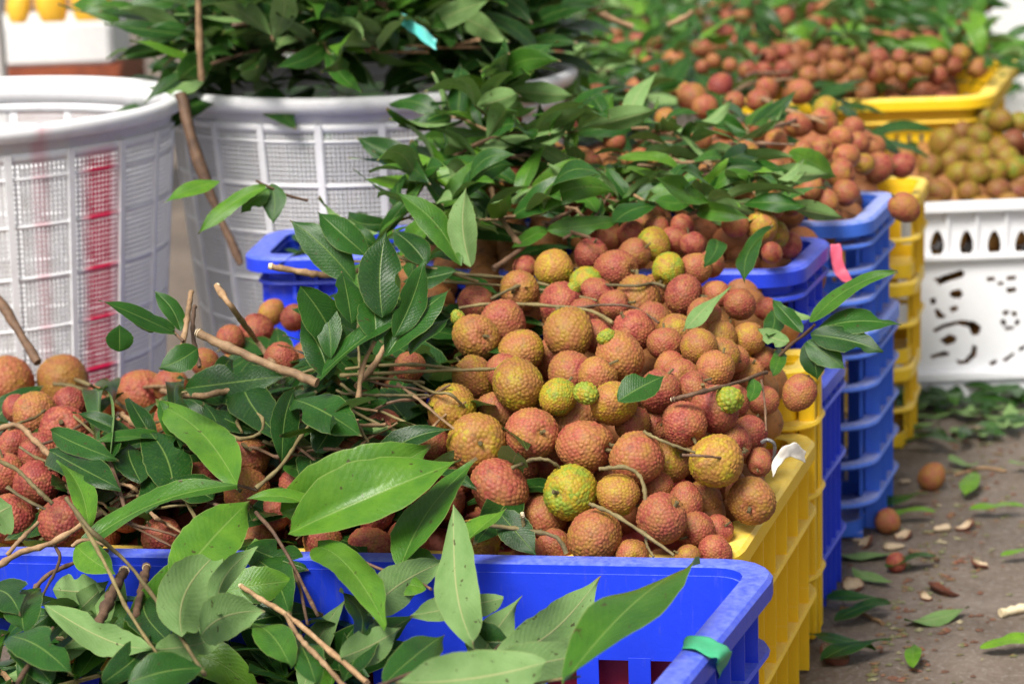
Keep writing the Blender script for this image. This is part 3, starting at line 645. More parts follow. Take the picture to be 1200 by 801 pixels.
def leaf_mesh(name, v, f, uv):
    me = mesh(name, v, f); l = me.uv_layers.new(name='UVMap'); li = np.empty(len(me.loops), dtype=np.int32); me.loops.foreach_get('vertex_index', li)
    l.data.foreach_set('uv', np.array(uv)[li].ravel()); me.materials.append(M_LEAF); return me
LEAVES = [leaf_mesh('leaf', *leaf_data(1, random.uniform(.24, .35), random.uniform(-.4, 2.0), random.uniform(.1, .8), random.uniform(.015, .05), 100+i, twist=random.uniform(-1.0, 1.0))) for i in range(12)]
LEAVES_LO = [leaf_mesh('leaf', *leaf_data(1, random.uniform(.24, .35), random.uniform(-.4, 1.9), random.uniform(.1, .8), .03, 200+i, 8, 4, random.uniform(-1.0, 1.0))) for i in range(8)]
def basis(base, direc, nrm):
    y = direc.normalized(); z = nrm - y*nrm.dot(y); z.normalize(); x = y.cross(z); m = Matrix((x, y, z)).transposed().to_4x4(); m.translation = base; return m
def branch_proto(i, lo=False):
    rnd = random.Random(500+i); n = rnd.randint(6, 9); L_ = rnd.uniform(.10, .17)
    pts = [Vector((0, 0, 0)), Vector((rnd.uniform(-.012, .012), L_*.5, rnd.uniform(-.005, .012))), Vector((rnd.uniform(-.02, .02), L_, rnd.uniform(-.01, .02)))]
    root = link('leafy_branch', tube_me('leafy_branch', pts, .0022, .0012, 8, 5, .15, .4, i), [M_GRN, M_BRN, M_TAN][i % 3])
    sp = spline(pts, 20)
    for k in range(n):
        t = .25+.75*k/(n-1); b = sp[int(t*20)]; side = -1 if k % 2 else 1; a = side*rnd.uniform(.5, 1.1)*(1 if k < n-1 else .2)
        d = Vector((math.sin(a), math.cos(a), rnd.uniform(-.15, .45))); nr = Vector((rnd.uniform(-1.1, 1.1), rnd.uniform(-.9, .5), rnd.uniform(.35, 1) if rnd.random() < .82 else -.8))
        lf = link('leaf', rnd.choice(LEAVES_LO if lo else LEAVES), None, root)
        s = rnd.uniform(.075, .118); lf.matrix_local = basis(b, d, nr) @ Matrix.Diagonal((s, s, s, 1)); lf.color = (rnd.choice((.1, .2, .3, .35, .5, .7)), rnd.random(), 0, 1)
    return root
PROTO = [branch_proto(i) for i in range(6)]; PROTO_LO = [branch_proto(20+i, True) for i in range(6)]
USED = set()
def copy_branch(p, m, tone=0.0):
    if p.name not in USED: r = p; USED.add(p.name); kids = list(p.children)
    else:
        r = p.copy(); COL.objects.link(r); kids = []
        for c in p.children:
            q = c.copy(); COL.objects.link(q); q.parent = r; q.matrix_parent_inverse = c.matrix_parent_inverse; kids.append(q)
    r.matrix_world = m
    for q in kids: q.color = (max(0, min(1, random.choice((.05, .15, .25, .4, .55, .75))+tone)), random.random(), 0, 1)
    return r
def rand_branch(p, lo, scale=1.0, pitch=(.0, .6), tone=0.0, yaw=None):
    a = random.uniform(0, 2*PI) if yaw is None else yaw; pt = random.uniform(*pitch)
    d = Vector((math.cos(a)*math.cos(pt), math.sin(a)*math.cos(pt), math.sin(pt))); nr = Vector((random.uniform(-.5, .5), random.uniform(-.8, .2), 1))
    base = Vector(p) - d*.06*scale
    return copy_branch(random.choice(PROTO_LO if lo else PROTO), basis(base, d, nr) @ Matrix.Diagonal((scale, scale, scale, 1)), tone)
def strew(region, n, lo, name, ref, group, lift=.02, f=heap_z, scale=1.0, pitch=(.0, .6), tone=0.0, avoid=None):
    rr = random.Random(int(region[0]*3+region[1]*7) + n); k = 0; pts = []; made = []
    for _ in range(n*40):
        if k >= n: break
        px = rr.uniform(region[0], region[2]); py = rr.uniform(region[1], region[3])
        if avoid and avoid(px, py): continue
        if any(math.hypot(px-a, (py-b)*1.3) < 30*scale for a, b in pts[-60:]) and rr.random() < .85: continue
        d = march(px, py, f)
        if d is None: continue
        pts.append((px, py)); p = P(px, py, d); p.z += lift*rr.uniform(.3, 1.4)
        o = rand_branch(p, lo, scale*rr.uniform(.85, 1.15), pitch, tone); made.append((o, px, py)); k += 1
    h = (region[3]-region[1])/3; bands = ('farthest', 'middle', 'nearest')
    for bnd in range(3):
        row = sorted([m for m in made if min(2, max(0, int((m[2]-region[1])/h))) == bnd], key=lambda m: m[1])
        for i, (o, px, py) in enumerate(row):
            t = sum(c.color[0] for c in o.children)/max(1, len(o.children)); y = o.matrix_world.to_3x3() @ Vector((0, 1, 0))
            tw = 'dark' if t < .2 else 'green' if t < .34 else 'lighter'
            way = 'leaning aisleward' if y.x > .04 else 'leaning to the baskets' if y.x < -.04 else 'upright'
            tag(o, '%s branch, %s, %s %s, %s row, %s' % (tw, way, ORD[i % 30], ref, bands[bnd], name), 'branch', group)
strew((482, 58, 600, 290), 23, False, 'leaf mass', 'from the baskets', 'leafy branches massed behind the heap', .025, scale=.80, pitch=(0, .35))
strew((560, 75, 770, 205), 12, False, 'mid pile', 'from the baskets', 'leafy branches across the middle of the row', .012, scale=.70, pitch=(-.15, .25))
strew((775, 150, 890, 262), 9, False, 'above blue stacks', 'from the leaf mass', 'leafy branches above the blue stacks', .008, scale=.66, pitch=(-.2, .25))
strew((640, 225, 830, 270), 5, False, 'behind front heap', 'from the leaf mass', 'leafy branches behind the front heap', .006, scale=.55, pitch=(-.2, .25))
strew((395, 270, 470, 330), 4, False, 'by small crate', 'from the crate', 'leafy branches before the small crate', .02, scale=.7)
strew((230, 470, 470, 570), 6, False, 'left tangle', 'from the basket', 'leafy branches in the left tangle', .005, tone=-.2, pitch=(-.2, .2), scale=.6)
strew((-20, 725, 500, 835), 12, False, 'front crate', 'along the crate', 'leafy branches in the front crate', .012, pitch=(-.15, .2), scale=.92)
strew((430, -20, 600, 75), 26, True, 'rear foliage', 'from the basket', 'leafy branches in the rear foliage', .03, scale=.75, pitch=(-.1, .5))
strew((560, -20, 830, 70), 15, True, 'far foliage', 'from the rear basket', 'leafy branches in the far foliage', .03, scale=.75, pitch=(-.2, .4))
strew((790, -15, 1150, 36), 20, True, 'far piles', 'from the foliage', 'leafy branches on the far piles', .02, scale=.7, pitch=(-.1, .35))
def wide_z(x, y): return .385 if YB.x-.32 < x < YB.x+.12 and YB.y+.03 < y < YB.y+.42 else -1
strew((820, 0, 1140, 80), 17, True, 'wide yellow crate', 'from the mid pile', 'leafy branches over the wide yellow crate', .02, f=wide_z, scale=.72, pitch=(-.2, .3))
strew((185, -40, 560, 76), 50, True, 'rear basket', 'from the mangoes', 'leafy branches in the rear basket', .02, f=pile_z, tone=-.1, pitch=(-.5, .35), scale=.95)
# ---- bare stalks and sticks: (label, bark, [(x, y, lift toward the camera)], radius px start, end)
def tall_z(x, y): return .205 if y < y_edge(x) and x < .2 else heap_z(x, y)
def surf(px, py):
    d = march(px, py, tall_z)
    return d if d is not None else 1.95
def twig_pts(pts): return [P(p[0], p[1], (p[3] if len(p) > 3 else surf(p[0], p[1])) - p[2]) for p in pts]
TW = [
 ('thick tan broken branch lying over the left heap', M_TAN, [(232, 390, 0, 1.90), (262, 404, 0, 1.885), (310, 425, 0, 1.87), (340, 436, 0, 1.86), (372, 448, 0, 1.85)], 7, 8),
 ('tan stick with a snapped top leaning above the left heap', M_TAN, [(254, 335, .02, 2.0), (275, 365, .02, 1.98), (300, 398, .03), (330, 440, .03)], 5, 5),
 ('knobbly upright twig with a frayed top by the white basket', M_TAN, [(224, 342, .0, 2.0), (219, 375, .0, 1.98), (213, 412, .0, 1.96)], 4, 4.5),
 ('short brown twig beside the knobbly upright one', M_BRN, [(228, 358, .0, 2.02), (226, 390, .0, 2.0), (234, 430, .0, 1.97)], 3, 3.5),
 ('slender olive stalk slanting across the left of the blue rim', M_GRN, [(78, 584, .15), (108, 622, .16), (150, 660, .14), (195, 720, .10), (240, 790, .08)], 3.4, 3),
 ('slender brown stalk crossing in front of the cut stubs', M_GRN, [(84, 592, .15), (118, 650, .16), (150, 715, .12), (190, 775, .08)], 3, 2.6),
 ('cut brown branch stub with a pale round end', M_BRN, [(146, 668, .10), (132, 695, .09), (112, 738, .06)], 7.5, 8.5),
 ('second cut stub half hidden behind the first', M_BRN, [(172, 664, .08), (166, 690, .07), (158, 725, .05)], 6, 6),
 ('pale peeled forked stick pointing out of the leaves', M_TAN, [(282, 686, .10), (308, 703, .10), (336, 720, .09), (375, 752, .08), (430, 800, .06)], 4, 4.6),
 ('lower prong of the pale forked stick', M_TAN, [(334, 719, .09), (352, 748, .085), (378, 775, .08), (410, 812, .06)], 3.4, 4.2),
 ('crooked grey brown twig resting along the blue rim', M_TAN, [(-10, 668, .10), (22, 648, .11), (60, 636, .11), (100, 612, .10), (118, 600, .09)], 5, 4),
 ('thin forked twig hanging from the crooked one', M_BRN, [(62, 636, .10), (70, 655, .11), (55, 688, .10), (40, 712, .08)], 3, 2),
 ('short tan twig poking up over the blue rim', M_TAN, [(8, 650, .10), (28, 628, .11), (45, 612, .10)], 4, 3.5),
 ('grey brown twig lying just under the blue rim', M_BRN, [(40, 690, .06), (58, 672, .08), (98, 655, .09), (126, 645, .09)], 4, 3),
 ('long olive stalk running level into the front heap', M_GRN, [(405, 432, .03), (450, 428, .035), (500, 428, .035), (545, 434, .03)], 2.8, 2.6),
 ('second long olive stalk just below the level one', M_GRN, [(400, 440, .03), (450, 437, .035), (520, 434, .035), (582, 432, .03)], 2.8, 2.4),
 ('short olive stalk ending at the golden lychee', M_GRN, [(415, 462, .03), (455, 463, .03), (502, 463, .025)], 2.6, 2.2),
 ('thin stalk slanting down to the dark gap in the heap', M_GRN, [(400, 450, .02), (440, 478, .02), (500, 505, .02)], 2.8, 2.2),
 ('stalk dipping toward the big lit leaf', M_GRN, [(395, 470, .02), (440, 495, .02), (490, 512, .02)], 3, 2.4),
 ('knotted stalk arching over the top of the front heap', M_GRN, [(538, 361, .02), (575, 356, .025), (640, 358, .025), (690, 364, .022), (718, 378, .02)], 2.6, 3.2),
 ('stalk rising over the upper red lychees', M_GRN, [(575, 350, .02), (600, 338, .025), (620, 330, .025), (616, 322, .025)], 2.6, 3),
 ('long olive stalk from the upright leaves to the olive lychee', M_GRN, [(500, 318, .02), (550, 322, .02), (610, 327, .02), (655, 338, .01)], 3, 2.4),
 ('pair of stalks running beside the topmost lychee', M_GRN, [(520, 330, .02), (570, 333, .02), (640, 340, .01), (700, 352, .01)], 2.4, 2.2),
 ('dark broken twig reaching over the yellow rim', M_BRN, [(788, 468, .03), (815, 461, .035), (850, 452, .035), (898, 436, .04)], 3.6, 3),
 ('pale forked stalk below the dark broken twig', M_TAN, [(790, 467, .03), (815, 462, .03), (840, 452, .03)], 2.4, 2),
 ('brown stalk across the olive lychee by the yellow rim', M_BRN, [(800, 533, .03), (825, 534, .035), (860, 538, .035)], 2.8, 1.4),
 ('green stalk curving round the third row by the rim', M_GRN, [(755, 506, .02), (780, 518, .025), (815, 530, .025)], 2.8, 2.2),
 ('olive stalk lying across the lowest row to the blue rim', M_GRN, [(690, 590, .03), (715, 600, .032), (750, 622, .032), (790, 650, .03)], 3.2, 3),
 ('stubby side shoot on the lowest stalk', M_GRN, [(756, 622, .03), (758, 638, .03), (766, 652, .03)], 2.6, 2),
 ('thick olive stalk below the deep red lychee', M_GRN, [(532, 612, .03), (570, 615, .032), (610, 620, .03), (650, 628, .028), (664, 648, .028)], 3.8, 3.4),
 ('short cut stalk with a yellow end', M_GRN, [(612, 602, .035), (614, 618, .03)], 3.2, 3),
 ('branching stalk behind the yellow green lychee', M_GRN, [(600, 548, .02), (625, 538, .028), (645, 540, .028), (660, 552, .02)], 3.2, 2.4),
 ('curved stalk hooking round the golden lychee near the rim', M_GRN, [(702, 549, .025), (735, 548, .028), (752, 562, .028), (757, 588, .02)], 3, 3.8),
 ('stalk joining two red lychees at the top', M_GRN, [(703, 333, .02), (745, 335, .025), (765, 332, .025), (780, 336, .02)], 2.4, 3),
 ('dark stalk across the upper right of the front heap', M_BRN, [(668, 362, .02), (710, 357, .025), (745, 361, .025), (772, 378, .02)], 2.2, 2),
 ('brown forked branch standing up behind the front heap', M_TAN, [(574, 208, .05), (580, 240, .05), (600, 275, .05), (612, 290, .03)], 3.5, 5),
 ('woody brown branch slanting behind the topmost lychee', M_BRN, [(578, 315, .02), (612, 290, .03), (650, 258, .03), (690, 238, .03)], 5, 3),
 ('bent dry twig above the small blue crate', M_BRN, [(345, 212, .05), (362, 232, .05), (378, 246, .05), (402, 262, .04)], 3, 4.5),
 ('tan twig with a splintered end amid the upright leaves', M_TAN, [(470, 384, .05), (455, 400, .05), (440, 425, .045), (418, 452, .04)], 3, 5),
 ('thick snapped branch lying in front of the small blue crate', M_TAN, [(316, 312, .0, 2.12), (350, 318, .0, 2.12), (385, 322, .0, 2.12), (425, 316, .0, 2.12)], 5, 5),
 ('looped tendril of stalk in the left tangle', M_GRN, [(238, 504, .05), (262, 508, .055), (284, 514, .06), (306, 506, .06), (306, 488, .06), (290, 482, .06), (278, 494, .055), (284, 506, .05)], 3, 2.4),
 ('olive stalk crossing the leftmost lychees', M_GRN, [(20, 462, .05), (52, 436, .05), (90, 445, .05), (130, 466, .045), (178, 502, .04)], 3, 3),
 ('brown stalk crossing below the olive one', M_TAN, [(52, 472, .05), (100, 464, .05), (150, 455, .04), (200, 452, .04)], 3.6, 3),
 ('kinked brown stalk at the edge by the deep red lychees', M_TAN, [(-8, 505, .05), (20, 498, .055), (40, 515, .05), (60, 535, .05)], 4.5, 4),
 ('short sawn twig beside the pale green leaf', M_TAN, [(142, 486, .05), (160, 498, .05), (176, 510, .045)], 5, 5),
 ('dark red twig standing among the leaves on the left', M_BRN, [(120, 520, .05), (132, 550, .055), (148, 600, .06), (152, 612, .05)], 3.2, 4),
 ('thin yellowish stalk over the deep red lychees', M_GRN, [(0, 540, .06), (22, 552, .065), (45, 575, .06), (62, 590, .05)], 3, 3.4),
 ('brown twig running under the thick tan branch', M_TAN, [(190, 458, .05), (230, 464, .05), (270, 458, .05), (300, 462, .04)], 4.5, 5),
 ('olive twig rising through the left tangle', M_GRN, [(300, 572, .05), (330, 545, .055), (352, 512, .055), (372, 485, .05)], 3.4, 3),
 ('thin reddish twig hanging by the yellow rim', M_BRN, [(892, 445, .05), (896, 470, .06), (898, 505, .06)], 2, 1.6),
]
for i, (lab, mt, pts, r0, r1) in enumerate(TW):
    c = twig_pts(pts); d = (c[0]-CAMP).length
    o = link('stalk' if mt is M_GRN else 'twig', tube_me('twig', c, r0*.74*d/F, r1*.68*d/F, 22, 8, .13, .30, i), mt); tag(o, lab, 'twig')
    if 'cut' in lab or 'snapped' in lab or 'peeled' in lab or 'broken' in lab or 'splinter' in lab:
        e = (c[0]-c[1]).normalized(); link('cut_end', tube_me('cut_end', [c[0]-e*.002, c[0]+e*.0012], r0*d/F*.82, r0*d/F*.7, 2, 8, .1), M_WOOD, o)
rr = random.Random(41)
for i in range(66):
    left = i % 5 < 3; px, py = (rr.uniform(-5, 230), rr.uniform(450, 610)) if left else (rr.uniform(240, 500), rr.uniform(430, 530)); a = rr.gauss(.15, .5); L = rr.uniform(40, 105)
    q = [(px+L*k/3*math.cos(a)+rr.uniform(-4, 4), py+L*k/3*math.sin(a)+rr.uniform(-4, 4), rr.uniform(.018, .034)) for k in range(4)]
    c = twig_pts(q); d = (c[0]-CAMP).length
    if max(abs((c[k]-CAMP).length-(c[k+1]-CAMP).length) for k in range(3)) > .09: continue
    o = link('stalk', tube_me('stalk', c, rr.uniform(1.2, 2.7)*d/F, rr.uniform(.9, 1.8)*d/F, 12, 6, .12, .4, 300+i), (M_GRN, M_TAN, M_GRN, M_BRN)[i % 4])
    tag(o, '%s %s stalk, %s of those strewn %s' % (('olive', 'tan', 'greenish', 'brown')[i % 4], 'long' if L > 72 else 'short', ORD[(i//4) % 30], 'over the red lychees by the basket' if left else 'in the left tangle'), 'twig')
def far_stick(lab, mt, pts, r0, r1):
    c = [P(*p) for p in pts]; d = pts[0][2]; tag(link('twig', tube_me('twig', c, r0*d/F, r1*d/F, 12, 7, .10, .25, 5), mt), lab, 'twig')
far_stick('blurred brown stick leaning on the red streaked basket', M_BRN, [(-20, 330, 2.38), (8, 365, 2.35), (44, 425, 2.3)], 5, 5)
far_stick('dark branch hanging down the side of the rear basket', M_BRN, [(212, 110, 2.60), (228, 175, 2.58), (252, 240, 2.57), (282, 310, 2.56)], 7, 4)
far_stick('slender brown stem standing in the bushy leaves of the rear basket', M_TAN, [(232, -5, 2.6), (234, 50, 2.6), (236, 95, 2.6)], 3.5, 4)
far_stick('yellowish broken stick above the dark green leaf', M_TAN, [(688, 8, 2.95), (712, 20, 2.95), (742, 32, 2.95)], 4, 3)
far_stick('bare grey stick crossing the far leaves', M_TAN, [(782, 30, 3.1), (800, 22, 3.1), (812, 14, 3.1)], 3, 3)
far_stick('long brown branch sweeping over the rear leaves', M_BRN, [(290, 26, 2.62), (330, 28, 2.63), (365, 38, 2.64)], 4, 3)

for i in range(26):
    px, py = rr.uniform(560, 900), rr.uniform(70, 265); a = rr.gauss(0, .7); L = rr.uniform(35, 80)
    q = [(px+L*k/3*math.cos(a)+rr.uniform(-5, 5), py+L*k/3*math.sin(a)+rr.uniform(-5, 5), rr.uniform(.03, .06)) for k in range(4)]
    c = twig_pts(q); d = (c[0]-CAMP).length
    if max(abs((c[k]-CAMP).length-(c[k+1]-CAMP).length) for k in range(3)) > .12: continue
    o = link('twig', tube_me('twig', c, rr.uniform(1.8, 3.2)*d/F, rr.uniform(1.2, 2.2)*d/F, 10, 6, .12, .4, 400+i), (M_TAN, M_BRN)[i % 2])
    tag(o, '%s %s twig, %s of those lying over the middle of the row' % (('tan', 'brown')[i % 2], 'long' if L > 58 else 'short', ORD[i//2]), 'twig')
# ---- leaves that stand out one by one, grouped on the twigs that carry them
def hero_leaf(root, bx, by, tx, ty, w, kind, ob=.05, ot=.07, tilt=0.0, curl=.5, fold=.3, twist=0.0, db=None, dt=None, seed=0):
    d0 = db if db else surf(bx, by) - ob; d1 = dt if dt else surf(tx, ty) - ot
    a = P(bx, by, d0); b = P(tx, ty, d1); ch = b-a; L_ = ch.length
    Wd = w*((d0+d1)/2)/F*1.12
    v, f, uv = leaf_data(1.0, Wd/L_, curl, fold, .026, seed, 18, 8, twist)
    tip = Vector(v[-1]).lerp(Vector(v[-9]), .5); n_ = tip.length; q = Vector((0, tip.y, tip.z)).rotation_difference(Vector((0, 1, 0)))
    v = [tuple((q @ Vector(p))/n_*L_) for p in v]
    toc = (CAMP-(a+b)/2).normalized(); up = Vector((0, 0, 1))
    nr = toc*.8 + up*.55 if kind != 'u' else -(toc*.9 + up*.15)
    nr = Quaternion(ch.normalized(), tilt) @ nr
    o = link('leaf', leaf_mesh('leaf', v, f, uv), None, root)
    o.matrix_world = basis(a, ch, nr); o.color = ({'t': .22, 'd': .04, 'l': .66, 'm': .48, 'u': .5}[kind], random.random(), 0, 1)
    return o
HERO = [
 ('spray of big sunlit leaves with brown specks draped before the heap', M_BRN, [(300, 600, .08), (322, 626, .09), (345, 665, .09), (372, 720, .08)], 2.6,
  [(338, 625, 541, 538, 84, 'l', .09, .10, .05, .9, .75, .35), (330, 600, 505, 522, 84, 'l', .070, .075, .3, .8, .55), (385, 612, 289, 584, 30, 'l', .08, .10, .5, 1.1, .6), (372, 640, 452, 735, 56, 'l', .09, .10, -.3, .6, .3)]),
 ('spray of pale drooping leaves with browned tips over the rim', M_BRN, [(420, 655, .08), (450, 668, .09), (478, 674, .09), (505, 690, .08)], 2,
  [(468, 668, 559, 536, 58, 'm', .10, .07, -.55, .3, .45), (531, 590, 556, 757, 50, 'u', .12, .13, .25, .5, .45), (518, 668, 594, 596, 34, 'l', .09, .07, -.6, .5, .7), (470, 648, 520, 670, 30, 'm', .07, .07, .3, .4, .3),
   (430, 720, 525, 655, 44, 'u', .08, .09, .3, .4, .25), (500, 690, 440, 690, 30, 'l', .08, .08, .2, .5, .3)]),
 ('pale leaves standing against the blue inner wall of the front crate', M_BRN, [(560, 770, .06), (575, 765, .07), (585, 755, .07)], 2,
  [(588, 768, 702, 676, 52, 'u', .09, .10, .2, .5, .35), (640, 775, 748, 712, 30, 'u', .09, .10, .4, .4, .5), (560, 800, 700, 765, 50, 'u', .10, .12, .3, .5, .3), (545, 755, 600, 752, 44, 'd', .05, .06, .5, .5, .3)]),
 ('long matte green leaf lying over the front of the blue crate wall', M_GRN, [(600, 806, .10), (640, 798, .11), (680, 792, .12)], 2,
  [(660, 800, 822, 655, 62, 'm', .13, .14, -.15, .55, .25, .5)]),
 ('blurred grey green leaves at the bottom edge of the picture', M_BRN, [(430, 810, .14), (480, 790, .15), (560, 770, .14)], 3,
  [(640, 775, 462, 800, 66, 'u', .16, .17, .3, .6, .2), (590, 700, 480, 722, 40, 'u', .10, .10, .5, .5, .3), (450, 800, 520, 745, 40, 't', .10, .10, 0, .4, .3), (560, 800, 610, 700, 44, 'u', .07, .08, .4, .5, .3), (430, 735, 400, 800, 40, 'd', .05, .05, .3, .4, .3)]),
 ('yellowing and dark leaves crowded beside the pale forked stick', M_BRN, [(340, 660, .05), (352, 690, .05), (360, 730, .05)], 2.4,
  [(262, 692, 348, 680, 40, 'l', .08, .09, .2, .6, .25), (290, 640, 362, 668, 52, 't', .05, .05, -.2, .4, .3), (300, 655, 340, 720, 46, 't', .05, .05, .3, .4, .3), (235, 745, 310, 715, 50, 'u', .12, .13, .4, .9, .3), (340, 780, 290, 730, 40, 'm', .07, .07, .2, .4, .3),
   (400, 770, 470, 735, 40, 'u', .08, .08, .2, .4, .3), (370, 800, 340, 745, 36, 't', .05, .05, .2, .4, .3), (415, 760, 398, 690, 32, 'd', .06, .06, .6, .4, .4)]),
 ('long curled leaf with a bright edge hanging over the blue rim', M_TAN, [(84, 640, .12), (100, 632, .12), (128, 640, .11)], 2.4,
  [(92, 644, 278, 570, 44, 'm', .11, .10, -.5, .7, .6), (202, 686, 292, 588, 62, 'l', .10, .09, .1, .4, .25), (214, 745, 262, 640, 58, 'u', .11, .10, .3, .4, .3), (104, 620, 66, 540, 30, 'l', .11, .09, .4, .5, .5), (90, 640, 135, 672, 34, 'l', .12, .12, .2, .4, .3), (255, 720, 300, 640, 30, 'u', .15, .15, .7, .6, .4)]),
 ('pale and glossy leaves filling the corner of the front crate', M_BRN, [(20, 800, .06), (40, 770, .07), (62, 735, .07)], 3,
  [(52, 708, 180, 760, 36, 'u', .09, .10, .2, .7, .3), (28, 740, 48, 690, 40, 't', .08, .08, -.2, .4, .3), (10, 745, 84, 790, 44, 't', .09, .09, .1, .5, .3), (62, 690, 122, 690, 40, 'u', .05, .05, .2, .4, .3), (-10, 690, 24, 720, 46, 'd', .10, .10, .2, .4, .3),
   (150, 800, 240, 782, 44, 't', .10, .10, .2, .4, .25), (95, 712, 128, 680, 30, 'u', .06, .06, .3, .6, .4), (182, 760, 270, 740, 34, 'u', .07, .07, .1, .4, .3), (60, 800, 20, 745, 40, 'd', .05, .05, .2, .4, .3), (120, 800, 175, 745, 36, 'd', .05, .05, .2, .4, .3), (170, 700, 205, 760, 44, 'd', .04, .04, .2, .4, .3), (-15, 610, 14, 592, 50, 'u', .1, .1, .2, .4, .3)]),
 ('spotted bright green leaf with dark leaves under it', M_GRN, [(282, 575, .06), (262, 560, .06), (240, 545, .05)], 2.4,
  [(278, 568, 182, 470, 52, 'l', .08, .09, .1, .35, .3), (205, 585, 168, 500, 50, 'd', .05, .06, .1, .3, .3), (170, 600, 200, 505, 44, 'd', .04, .05, -.3, .3, .3), (250, 585, 200, 560, 44, 'd', .04, .05, .3, .4, .3), (215, 520, 214, 445, 30, 't', .06, .06, .6, .4, .4)]),
 ('dark glossy drop-marked leaves below the deep red lychees', M_BRN, [(140, 580, .05), (120, 560, .05), (95, 535, .05)], 2.2,
  [(58, 528, 142, 575, 46, 'd', .06, .07, -.2, .4, .25), (60, 505, 140, 540, 28, 't', .07, .08, .3, .4, .35), (128, 540, 124, 450, 24, 't', .07, .08, .8, .5, .3), (112, 530, 100, 470, 26, 't', .06, .07, -.5, .5, .4), (165, 565, 150, 520, 40, 'd', .04, .05, .2, .4, .3)]),
 ('clump of dark leaves standing upright left of the front heap', M_TAN, [(420, 470, 0, 1.93), (425, 430, 0, 1.925), (445, 390, 0, 1.925)], 3,
  [(448, 372, 452, 272, 48, 'd', .10, .11, .1, .25, .3, 0, 1.92, 1.94), (452, 418, 528, 338, 46, 't', .10, .12, -.35, .3, .35, 0, 1.92, 1.94), (462, 395, 497, 304, 34, 't', .10, .11, .5, .3, .5, 0, 1.92, 1.94), (368, 448, 478, 364, 34, 't', .12, .14, -.6, .7, .5, 0, 1.92, 1.94), (352, 335, 398, 425, 42, 't', .12, .13, .2, .4, .3, 0, 1.92, 1.94),
   (412, 380, 400, 318, 36, 't', .11, .12, .5, .4, .4, 0, 1.92, 1.94), (388, 420, 372, 340, 28, 't', .10, .11, -.3, .4, .4, 0, 1.92, 1.94), (440, 400, 432, 340, 40, 't', .09, .10, .2, .4, .4, 0, 1.92, 1.94), (480, 415, 528, 372, 28, 't', .09, .10, -.5, .3, .4, 0, 1.92, 1.94), (385, 445, 352, 375, 38, 'd', .09, .10, .2, .3, .3, 0, 1.92, 1.94)]),
 ('dark rounded glossy leaf on the thick tan branch', M_TAN, [(330, 500, .05), (345, 480, .05), (360, 470, .05)], 2.2,
  [(344, 468, 424, 512, 48, 't', .07, .08, -.1, .5, .25, -.3), (218, 455, 335, 440, 46, 'd', .06, .06, .2, .3, .25), (282, 442, 335, 520, 50, 'd', .055, .06, .1, .3, .3), (330, 545, 345, 455, 32, 'd', .05, .06, .5, .4, .4), (300, 505, 250, 480, 36, 'd', .04, .04, .2, .3, .3), (370, 530, 400, 480, 36, 'd', .03, .03, .2, .4, .3)]),
 ('matte leaves held up against the rear foliage', M_GRN, [(560, 330, 0, 2.10), (535, 322, 0, 2.09), (500, 312, 0, 2.09), (450, 295, 0, 2.09)], 2.4,
  [(540, 312, 462, 224, 34, 'm', .05, .07, .2, .4, .3, 0, 2.08, 2.10), (552, 312, 546, 220, 36, 'u', .05, .07, .4, .3, .5, 0, 2.08, 2.10), (415, 330, 340, 258, 40, 't', .06, .08, -.2, .4, .3, 0, 2.08, 2.10), (430, 300, 372, 248, 38, 't', .06, .07, .2, .4, .3, 0, 2.08, 2.10), (500, 310, 460, 270, 34, 'd', .04, .05, .2, .4, .3, 0, 2.08, 2.10), (535, 318, 470, 330, 30, 'd', .03, .04, .2, .3, .3, 0, 2.08, 2.10)]),
 ('green spray springing from the left tangle before the red streak', M_BRN, [(215, 400, .02, 1.98), (205, 390, .02, 1.99), (195, 375, .02, 2.0)], 2,
  [(208, 392, 116, 352, 24, 't', 0, 0, .2, .4, .3, 0, 1.97, 1.95), (205, 385, 148, 372, 20, 't', 0, 0, -.3, .4, .3, 0, 1.97, 1.96), (212, 388, 180, 340, 24, 't', 0, 0, .3, .4, .3, 0, 1.98, 2.0), (140, 412, 140, 380, 30, 't', 0, 0, .3, .4, .3, 0, 2.0, 2.0), (232, 408, 186, 432, 30, 't', 0, 0, -.2, .6, .3, 0, 1.94, 1.93)]),
 ('light green leaves hanging in front of the rear white basket', M_BRN, [(360, 235, 0, 2.25), (335, 228, 0, 2.24), (300, 212, 0, 2.23)], 2,
  [(258, 212, 192, 238, 20, 'l', 0, 0, .2, .4, .3, 0, 2.22, 2.2), (312, 218, 232, 274, 22, 'l', 0, 0, .2, .3, .3, 0, 2.22, 2.2), (315, 222, 282, 250, 22, 'm', 0, 0, -.2, .3, .3, 0, 2.23, 2.22), (318, 215, 320, 262, 26, 't', 0, 0, .2, .3, .3, 0, 2.24, 2.22)]),
 ('leafy twig reaching out over the aisle beside the blue stacks', M_BRN, [(905, 425, 0, 2.09), (925, 405, 0, 2.08), (945, 390, 0, 2.07), (955, 380, 0, 2.06)], 2,
  [(950, 378, 1052, 318, 26, 'm', 0, 0, -.3, .7, .3, 0, 2.06, 2.04), (955, 386, 1056, 380, 34, 't', 0, 0, -.2, .3, .3, 0, 2.06, 2.03), (950, 392, 1035, 412, 34, 'd', 0, 0, 0, .4, .3, 0, 2.05, 2.03), (945, 400, 990, 432, 30, 't', 0, 0, .2, .4, .3, 0, 2.05, 2.04),
